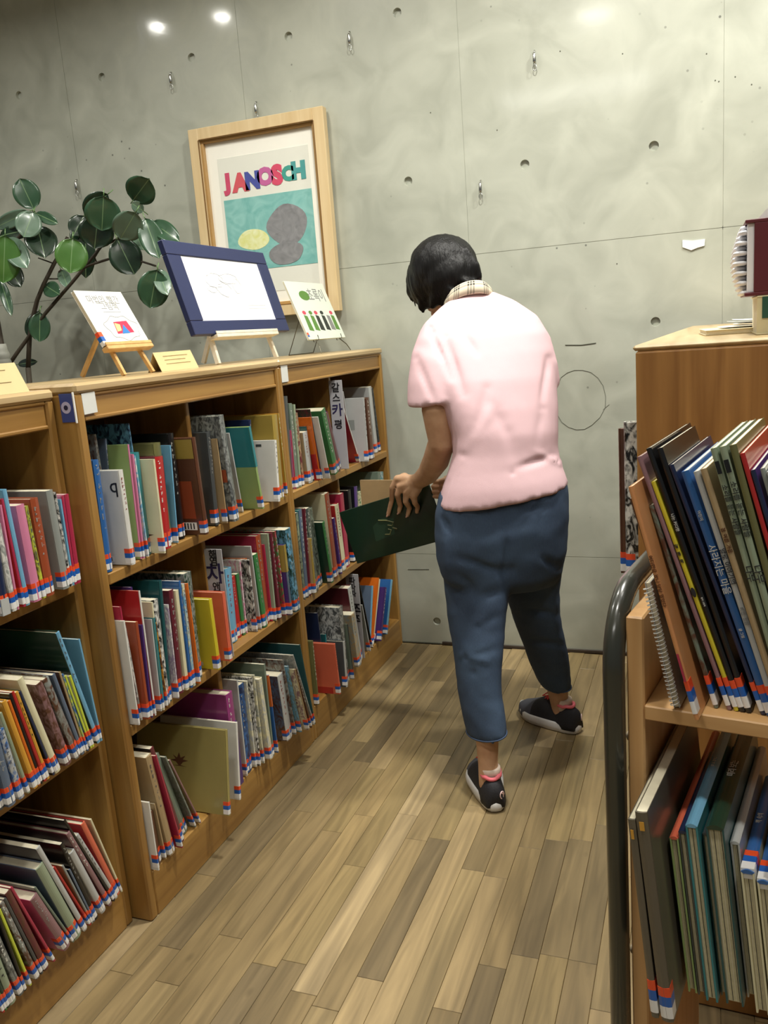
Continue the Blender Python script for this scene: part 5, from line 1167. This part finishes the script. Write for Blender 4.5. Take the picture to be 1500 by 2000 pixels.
# thickness half depth, offset forward keeps the back where the silhouette shows it
T_ = [((888, 583), (958, 570), 2.45, 2.50, .045, 0), ((862, 602), (1000, 588), 2.40, 2.51, .066, 0), ((830, 632), (1046, 618), 2.33, 2.51, .085, 0), ((816, 664), (1064, 648), 2.29, 2.50, .096, 0), ((815, 700), (1075, 685), 2.26, 2.49, .106, .0),
 ((838, 748), (1079, 732), 2.235, 2.47, .115, .0), ((866, 800), (1083, 790), 2.215, 2.44, .116, 0), ((886, 850), (1083, 838), 2.20, 2.41, .114, 0), ((889, 888), (1082, 868), 2.19, 2.40, .112, 0),
 ((880, 922), (1086, 896), 2.18, 2.39, .120, 0), ((868, 958), (1094, 920), 2.17, 2.38, .132, 0), ((858, 992), (1101, 941), 2.165, 2.38, .142, 0)]
s.loft([ringpx(*t) for t in T_])
def lring(L, R, y, d, ax=FWD, n=20):
    l, r = P(*L, y), P(*R, y); c = (l+r)/2; a = (r-l)/2; return [c+a*math.cos(2*PI*k/n)+ax*d*math.sin(2*PI*k/n) for k in range(n)]
s.loft([lring((850, 612), (905, 640), 2.38, .05), lring((822, 645), (900, 690), 2.32, .066), lring((806, 690), (888, 728), 2.27, .066), lring((799, 745), (880, 758), 2.24, .064), lring((798, 795), (878, 783), 2.22, .062)])
s.loft([lring((995, 640), (1034, 622), 2.50, .045), lring((1010, 680), (1070, 655), 2.50, .06), lring((1030, 720), (1083, 705), 2.475, .058), lring((1044, 758), (1090, 752), 2.48, .054)])
def folds_prep(L_): return [(P(*p0, y), (P(*p1, y)-P(*p0, y)), w_, am) for p0, p1, w_, am, y in L_]
def folds(PL, co):
    vd = (co-CAM).normalized(); s_ = 0
    for a, ab, w_, am in PL:
        t = max(0, min(1, (co-a).dot(ab)/ab.length_squared)); v = co-(a+ab*t); v -= vd*v.dot(vd); q = v.length_squared/(w_*w_)
        if q < 6: s_ += am*math.exp(-q)*(.35+.65*math.sin(PI*min(1, .08+t*.92)))
    return s_
SF = folds_prep([((900,950),(1080,890),.011,.010,2.24),((930,948),(1000,925),.007,.006,2.24),((915,905),(950,760),.014,.006,2.24),((1000,890),(975,800),.018,.003,2.3),((1040,880),(1060,800),.012,.006,2.34),((870,660),(905,770),.012,.007,2.2),((845,650),(880,740),.008,.006,2.18),
   ((905,870),(990,830),.014,-.003,2.24),((885,930),(960,800),.012,-.003,2.2),((1090,905),(1040,880),.009,-.006,2.36),((862,985),(905,890),.011,.006,2.2),((1070,700),(1050,820),.010,.005,2.38),((930,690),(900,640),.010,.004,2.24),((960,790),(1000,860),.016,.0025,2.28),((840,640),(862,700),.007,.005,2.17),((815,700),(850,790),.010,.004,2.16)])
def wr(co, no):
    """drapery folds"""
    d_ = -folds(SF, co)*1.5 if (co-CAM).dot(no) < .1 else 0
    d_ += .0022*noise.noise(Vector((co.x*9, co.y*9, co.z*5)))
    return no*(d_+.003)
shirt = remeshed('polo_shirt', s, SH, .007, 12, disp=wr, root=person)
SH2 = plain('pink_hem_stitch', 'd8b0b4', .85)
def hemline(pts, name, mt, r=.0011):
    o = MB().tube(pts, r, 5, closed=True).build(name, mt); rel(o, person)
# plaid collar standing round the neck
def plaid():
    m, N, L, B = newmat('plaid_cotton'); B.inputs['Roughness'].default_value = .8
    tc = N.new('ShaderNodeUVMap'); sp = N.new('ShaderNodeSeparateXYZ'); L.new(tc.outputs[0], sp.inputs[0])
    def bands(out, per, ws):
        tot = None
        for c_, w_ in ws:
            f = N.new('ShaderNodeMath'); f.operation = 'MULTIPLY'; f.inputs[1].default_value = 1/per; L.new(out, f.inputs[0])
            fr = N.new('ShaderNodeMath'); fr.operation = 'FRACT'; L.new(f.outputs[0], fr.inputs[0])
            cp = N.new('ShaderNodeMath'); cp.operation = 'COMPARE'; cp.inputs[1].default_value = c_; cp.inputs[2].default_value = w_; L.new(fr.outputs[0], cp.inputs[0])
            if tot is None: tot = cp
            else:
                mx = N.new('ShaderNodeMath'); mx.operation = 'MAXIMUM'; L.new(tot.outputs[0], mx.inputs[0]); L.new(cp.outputs[0], mx.inputs[1]); tot = mx
        return tot
    a = bands(sp.outputs['X'], .044, [(.3, .05), (.47, .05), (.64, .05)]); b_ = bands(sp.outputs['Y'], .044, [(.3, .05), (.47, .05), (.64, .05)])
    ad = N.new('ShaderNodeMath'); ad.operation = 'ADD'; L.new(a.outputs[0], ad.inputs[0]); L.new(b_.outputs[0], ad.inputs[1])
    hf = N.new('ShaderNodeMath'); hf.operation = 'MULTIPLY'; hf.inputs[1].default_value = .5; L.new(ad.outputs[0], hf.inputs[0])
    mx = N.new('ShaderNodeMix'); mx.data_type = 'RGBA'; mx.inputs['A'].default_value = (*hexc('d8cdb4'), 1); mx.inputs['B'].default_value = (*hexc('2a2a2a'), 1)
    L.new(hf.outputs[0], mx.inputs['Factor']); L.new(mx.outputs['Result'], B.inputs['Base Color']); return m
PLAID = plaid()
cl = MB(); uvs = []
n = 40; rows = []
cpts = [(866,600,2.480),(868,592,2.450),(876,583,2.425),(890,574,2.412),(908,566,2.410),(928,562,2.415),(946,562,2.425),(958,568,2.450),(966,576,2.480)]
tpts = [(868,596,2.510),(870,583,2.480),(879,569,2.452),(893,558,2.440),(910,550,2.438),(928,547,2.442),(944,549,2.452),(956,558,2.475),(963,568,2.500)]
import itertools
def crv(pts, f):
    x = f*(len(pts)-1); i = min(int(x), len(pts)-2); g = x-i
    p = [P(*pts[max(0, min(len(pts)-1, i+k))]) for k in (-1, 0, 1, 2)]
    return .5*((2*p[1])+(p[2]-p[0])*g+(2*p[0]-5*p[1]+4*p[2]-p[3])*g*g+(3*p[1]-p[0]-3*p[2]+p[3])*g**3)
W_ = []
Lacc = 0; prev = None
for k in range(n+1):
    f = k/n; bt, tp_ = crv(cpts, f), crv(tpts, f)
    if prev is not None: Lacc += (tp_-prev).length
    prev = tp_
    outd = Vector((0, -1, .2)); inn = FWD
    W_.append((Lacc, [bt+FWD*.006+Vector((0, 0, -.016)), bt+Vector((0, 0, -.014)), bt.lerp(tp_, .5)-FWD*.003, tp_, tp_+FWD*.004, bt.lerp(tp_, .4)+FWD*.006]))
for Lc, col_ in W_: cl.v += col_
for k in range(n):
    for j in range(6):
        a_ = k*6+j; b_ = k*6+(j+1) % 6; cl.f.append([a_, b_, b_+6, a_+6]); cl.mi.append(0)
cl.f.append(list(range(6))); cl.f.append(list(range(n*6+5, n*6-1, -1))); cl.mi += [0, 0]
co_ = cl.build('collar', PLAID, None, True)
uvl = co_.data.uv_layers.new(name='UVMap'); VV = [0, 0, .012, .026, .03, .02]
for lp in co_.data.loops:
    vi = lp.vertex_index; uvl.data[lp.index].uv = (W_[vi//6][0], VV[vi % 6])
rel(co_, person)
# --- jeans
def denim():
    m, N, L, B = newmat('denim'); B.inputs['Roughness'].default_value = .85
    tc = N.new('ShaderNodeTexCoord'); t = N.new('ShaderNodeTexNoise'); t.inputs['Scale'].default_value = 5; t.inputs['Detail'].default_value = 5; L.new(tc.outputs['Object'], t.inputs[0])
    mp = N.new('ShaderNodeMapping'); mp.inputs['Scale'].default_value = (500, 500, 90); L.new(tc.outputs['Object'], mp.inputs[0]); t2 = N.new('ShaderNodeTexNoise'); t2.inputs['Scale'].default_value = 1; L.new(mp.outputs[0], t2.inputs[0])
    r = N.new('ShaderNodeValToRGB'); r.color_ramp.elements[0].color = (*hexc('26344a'), 1); r.color_ramp.elements[1].color = (*hexc('41566e'), 1); r.color_ramp.elements[0].position = .3; r.color_ramp.elements[1].position = .72
    mx = N.new('ShaderNodeMix'); mx.inputs['Factor'].default_value = .25; L.new(t.outputs['Fac'], mx.inputs['A']); L.new(t2.outputs['Fac'], mx.inputs['B']); L.new(mx.outputs['Result'], r.inputs[0]); L.new(r.outputs[0], B.inputs['Base Color'])
    bb_ = N.new('ShaderNodeBump'); bb_.inputs['Strength'].default_value = .3; bb_.inputs['Distance'].default_value = .001; L.new(t2.outputs['Fac'], bb_.inputs['Height']); L.new(bb_.outputs['Normal'], B.inputs['Normal']); return m
DEN = denim()
j = MB()
j.loft([ringpx((862, 968), (1096, 922), 2.175, 2.37, .124), ringpx((853, 1008), (1102, 950), 2.17, 2.37, .130), ringpx((852, 1050), (1103, 1005), 2.165, 2.365, .135), ringpx((857, 1095), (1099, 1065), 2.165, 2.365, .132), ringpx((868, 1130), (1092, 1110), 2.17, 2.365, .118), ringpx((890, 1150), (1080, 1135), 2.19, 2.36, .09)])
def lj(L, R, y, d): return lring(L, R, y, d)
j.loft([lj((866, 1095), (985, 1095), 2.215, .112), lj((870, 1145), (989, 1148), 2.205, .102), lj((879, 1222), (982, 1220), 2.175, .088), lj((886, 1262), (979, 1262), 2.155, .082), lj((892, 1310), (976, 1310), 2.135, .074), lj((896, 1352), (976, 1350), 2.12, .070), lj((904, 1395), (983, 1392), 2.10, .066), lj((914, 1437), (986, 1427), 2.085, .063)])
j.loft([lj((988, 1085), (1097, 1065), 2.36, .105), lj((991, 1160), (1088, 1145), 2.39, .090), lj((1006, 1212), (1089, 1195), 2.42, .080), lj((1024, 1258), (1100, 1245), 2.46, .074), lj((1038, 1300), (1109, 1290), 2.50, .067), lj((1052, 1330), (1111, 1320), 2.525, .062), lj((1064, 1344), (1111, 1338), 2.535, .058)])
JF = folds_prep([((945,1110),(1010,1120),.012,-.006,2.1),((900,1090),(960,1112),.010,-.006,2.1),((985,1122),(988,1060),.010,-.005,2.15),((985,1155),(930,1165),.011,-.005,2.1),((925,1150),(895,1120),.010,-.005,2.1),((980,1200),(935,1225),.010,-.006,2.08),((972,1268),(910,1285),.009,-.006,2.06),((900,1280),(950,1292),.007,.004,2.06),
                    ((975,1300),(925,1315),.009,-.005,2.04),((1000,1110),(1010,1200),.012,-.006,2.3),((1060,1090),(1090,1110),.01,-.005,2.28),((1030,1190),(1085,1200),.010,-.005,2.34),((1040,1250),(1098,1262),.010,-.005,2.4),((870,1060),(885,1200),.010,.004,2.1),((865,1012),(880,1040),.008,-.005,2.1),((1010,1000),(1070,990),.008,-.003,2.2)])
def jw(co, no):
    d_ = folds(JF, co)*1.6 if (co-CAM).dot(no) < .25 else 0
    d_ += .003*noise.noise(Vector((co.x*8, co.y*8, co.z*10)))+.0015*noise.noise(Vector((co.x*20, co.y*20, co.z*30)))
    return no*(d_+.002)
jeans = remeshed('jeans', j, DEN, .0085, 5, disp=jw, root=person)
STI = plain('denim_stitch', '34445e', .8)
def hugging(pts, r, name, mt, obj_loc=None):
    o = MB().tube(pts, r, 6).build(name, mt, None, True); rel(o, person); return o
def ringpath(L, R, y, d, grow=.0008):
    q = lring(L, R, y, d, n=24); c = sum(q, Vector())/24; return [c+(p-c)*(1+grow/.05) for p in q]
for a in [((913, 1433), (987, 1423), 2.087, .063), ((1063, 1341), (1112, 1335), 2.535, .058)]:
    o = MB().tube(ringpath(*a), .0022, 6, closed=True).build('rolled_hem', STI, None, True); rel(o, person)
# --- shoes
SB = plain('shoe_black_knit', '1d1d22', .75, bump=.5, bscale=500); SGr = plain('shoe_grey_knit', '4a4c56', .8, bump=.5, bscale=500); SW = plain('shoe_sole_white', 'd6d6d4', .5); SP = plain('shoe_pink', 'e2707a', .7); SLc = plain('shoe_lace_coral', 'f05a58', .7); SK = plain('sock_pale', 'd9c8b8', .85)
def shoe(heel, toe, side, label):
    d_ = (toe-heel); Ln = .255; d_.z = 0; d_.normalize(); sd = Vector((d_.y, -d_.x, 0))
    M_ = Matrix((d_, sd, Vector((0, 0, 1)))).transposed().to_4x4()
    M_ = Matrix.Translation(heel) @ M_
    r_ = person
    W_ = lambda t: .0355+.006*math.sin(PI*min(1, t*1.0))+(.013*math.exp(-((t-.70)/.22)**2))-(.022*max(0, t-.86)/.14)-(.004 if t < .04 else 0)
    off = lambda t: -.006*side*math.sin(PI*t)*(1 if t > .3 else .5)
    def ring(t, z, wsc, rnd=0): 
        return t
    n = 18
    def contour(z, wsc, l0, l1):
        pts = []
        N_ = 32
        for k in range(N_):
            a = 2*PI*k/N_; t = .5-.5*math.cos(a); x = l0+(l1-l0)*t; w_ = W_(t)*wsc*abs(math.sin(a))**.55
            pts.append(Vector((x, off(t)+math.copysign(w_, math.sin(a)), z+.012*max(0, t-.75)**2*16*.25)))
        return pts
    sm = MB(); sm.loft([contour(.0008, .86, .008, Ln-.006), contour(.004, .98, .002, Ln-.002), contour(.018, 1.05, -.003, Ln), contour(.028, 1.02, .001, Ln-.001), contour(.034, .96, .004, Ln-.004)])
    sole = sm.build('shoe_sole', SW, None, True); sole.data.transform(M_)
    up = MB(); rings = []
    N_ = 24
    prof = [(.002, .056, .72), (.010, .080, .84), (.032, .087, .90), (.07, .080, .92), (.10, .094, .92), (.125, .096, .93), (.16, .076, .95), (.20, .058, .96), (.23, .047, .93), (.248, .036, .75)]
    for x, hz, ws_ in prof:
        t = x/Ln; w_ = W_(t)*ws_; rr_ = []
        for k in range(N_):
            a = PI*k/(N_-1); cx_ = math.cos(a); rr_.append(Vector((x, off(t)+w_*math.copysign(abs(cx_)**.75, cx_)*(1-.12*math.sin(a)), .016+(hz-.016)*math.sin(a)**.72)))
        rings.append(rr_)
    up.loft(rings); u = up.build('shoe', [SB], None, True); u.data.transform(M_)
    u.data.materials.append(SGr)
    for p_ in u.data.polygons:
        c_ = M_.inverted() @ p_.center
        if c_.x > .155: p_.material_index = 1
    rel(u, person); ru = person; rel(sole, person); sole.parent = u
    # padded collar, sock, laces, heel tab, oval emblem
    cpt = [(.062+.040*math.cos(a), off(.25)+.026*math.sin(a), .092+.010*math.cos(a)+(.006 if math.cos(a) < -.6 else 0)) for a in [2*PI*k/24 for k in range(24)]]
    c_ = MB().tube(cpt, .0055, 8, closed=True).build('shoe_collar', SP, None, True); c_.data.transform(M_); rel(c_, person); c_.parent = u
    k_ = MB().lathe([(.026, .07), (.0285, .096), (.0280, .106), (.0262, .107)], 20, (.060, off(.25), 0)).build('sock', SK, None, True); k_.data.transform(M_); rel(k_, person); k_.parent = u
    for i in range(5):
        x = .108+.013*i; z = .099-.0088*i; w_ = .017
        for q_ in (-1, 1):
            l = MB().tube([(x, off(.5)-w_*q_, z-.006), (x+.006, off(.5), z+.0015), (x+.012, off(.5)+w_*q_, z-.008)], .0026, 6).build('shoelace', SLc, None, True); l.data.transform(M_); rel(l, person); l.parent = u
    for q_ in (-1, 1):
        l = MB().tube([(.108, off(.5), .103), (.112, off(.5)+.014*q_, .113), (.122, off(.5)+.024*q_, .104), (.116, off(.5)+.012*q_, .101), (.108, off(.5), .104)], .0022, 6).build('shoelace', SLc, None, True); l.data.transform(M_); rel(l, person); l.parent = u
    # emblem: small swirl oval on the heel's outer side
    ex = .020; ey = off(.1)+side*(.0305)
    em = MB().tube([(.000+(.008-.0045*k/22)*math.cos(2*PI*k/16), 0, .050+(.012-.006*k/22)*math.sin(2*PI*k/16)) for k in range(22)], .0016, 6).build('heel_emblem', plain('emblem_pale', 'e8c8c4', .5), None, True)
    a_ = math.atan2(side*.8, -.9) ; em.data.transform(Matrix.Translation((.004, off(.05)+side*.018, 0)) @ Matrix.Rotation(math.radians(90-38*side if side > 0 else 90+38), 4, 'Z')); em.data.transform(M_); rel(em, person); em.parent = u
hl = Vector((.668, 2.012, 0)); tl_ = Vector((.572, 2.240, 0)); shoe(hl, tl_, 1, 'left')
hr = Vector((.822, 2.510, 0)); tr_ = Vector((.585, 2.665, 0)); shoe(hr, tr_, 1, 'right')
print('feet', P(953,1520,2.06), P(1096,1395,2.545))
# ================================================================ LABELS FOR THE BOOKS
def thick(t): return 'very thin' if t < .0062 else 'slim' if t < .0105 else 'medium-thick' if t < .0165 else 'thick'
ORD = ['leftmost', 'second', 'third', 'fourth', 'fifth', 'sixth', 'seventh', 'eighth', 'ninth', 'tenth', 'eleventh', 'twelfth', 'thirteenth', 'fourteenth', 'fifteenth', 'sixteenth', 'seventeenth', 'eighteenth', 'nineteenth', 'twentieth'] + ['twenty-'+x for x in ['first', 'second', 'third', 'fourth', 'fifth', 'sixth', 'seventh', 'eighth', 'ninth']] + ['thirtieth'] + ['thirty-'+x for x in ['first', 'second', 'third', 'fourth', 'fifth', 'sixth', 'seventh', 'eighth', 'ninth']]
ORDR = ['rightmost', 'second'] + ORD[2:]
for key, L_ in ROWS.items():
    row = L_[0][5]; names = []
    for bk, col, op, th, H, _ in L_:
        sp = op.get('sp')
        names.append(cname(sp) if sp and sp != col else cname(col))
    seen = {}; cand = []
    for i, (bk, col, op, th, H, _) in enumerate(L_):
        l = names[i-1].replace(' and ', '-') if i else 'the divider' if False else None; r = names[i+1].replace(' and ', '-') if i+1 < len(L_) else None
        if l and r: s_ = f"{thick(th)} {names[i]} book between {l} and {r} ones, {row}"
        elif r: s_ = f"{thick(th)} {names[i]} book at the left end beside {r} one, {row}"
        else: s_ = f"{thick(th)} {names[i]} book at the right end of the {row}"
        cand.append(s_)
    for i, s_ in enumerate(cand):
        if cand.count(s_) > 1 or len(s_.split()) > 16:
            n_ = len(L_)
            if i < n_/2: s_ = f"{thick(L_[i][3])} {names[i]} book, {ORD[i]}{'' if i == 0 else ' from the left'}, {row}"
            else: s_ = f"{thick(L_[i][3])} {names[i]} book, {ORDR[n_-1-i]}{'' if i == n_-1 else ' from the right'}, {row}"
        tag(L_[i][0], s_, 'book', 'books on the '+row)
WH = ['at left beyond the plant', 'above the plant', 'straight above the person', 'at right above the bookcase', 'above the aisle', 'above the middle bookcase', 'behind the cart']
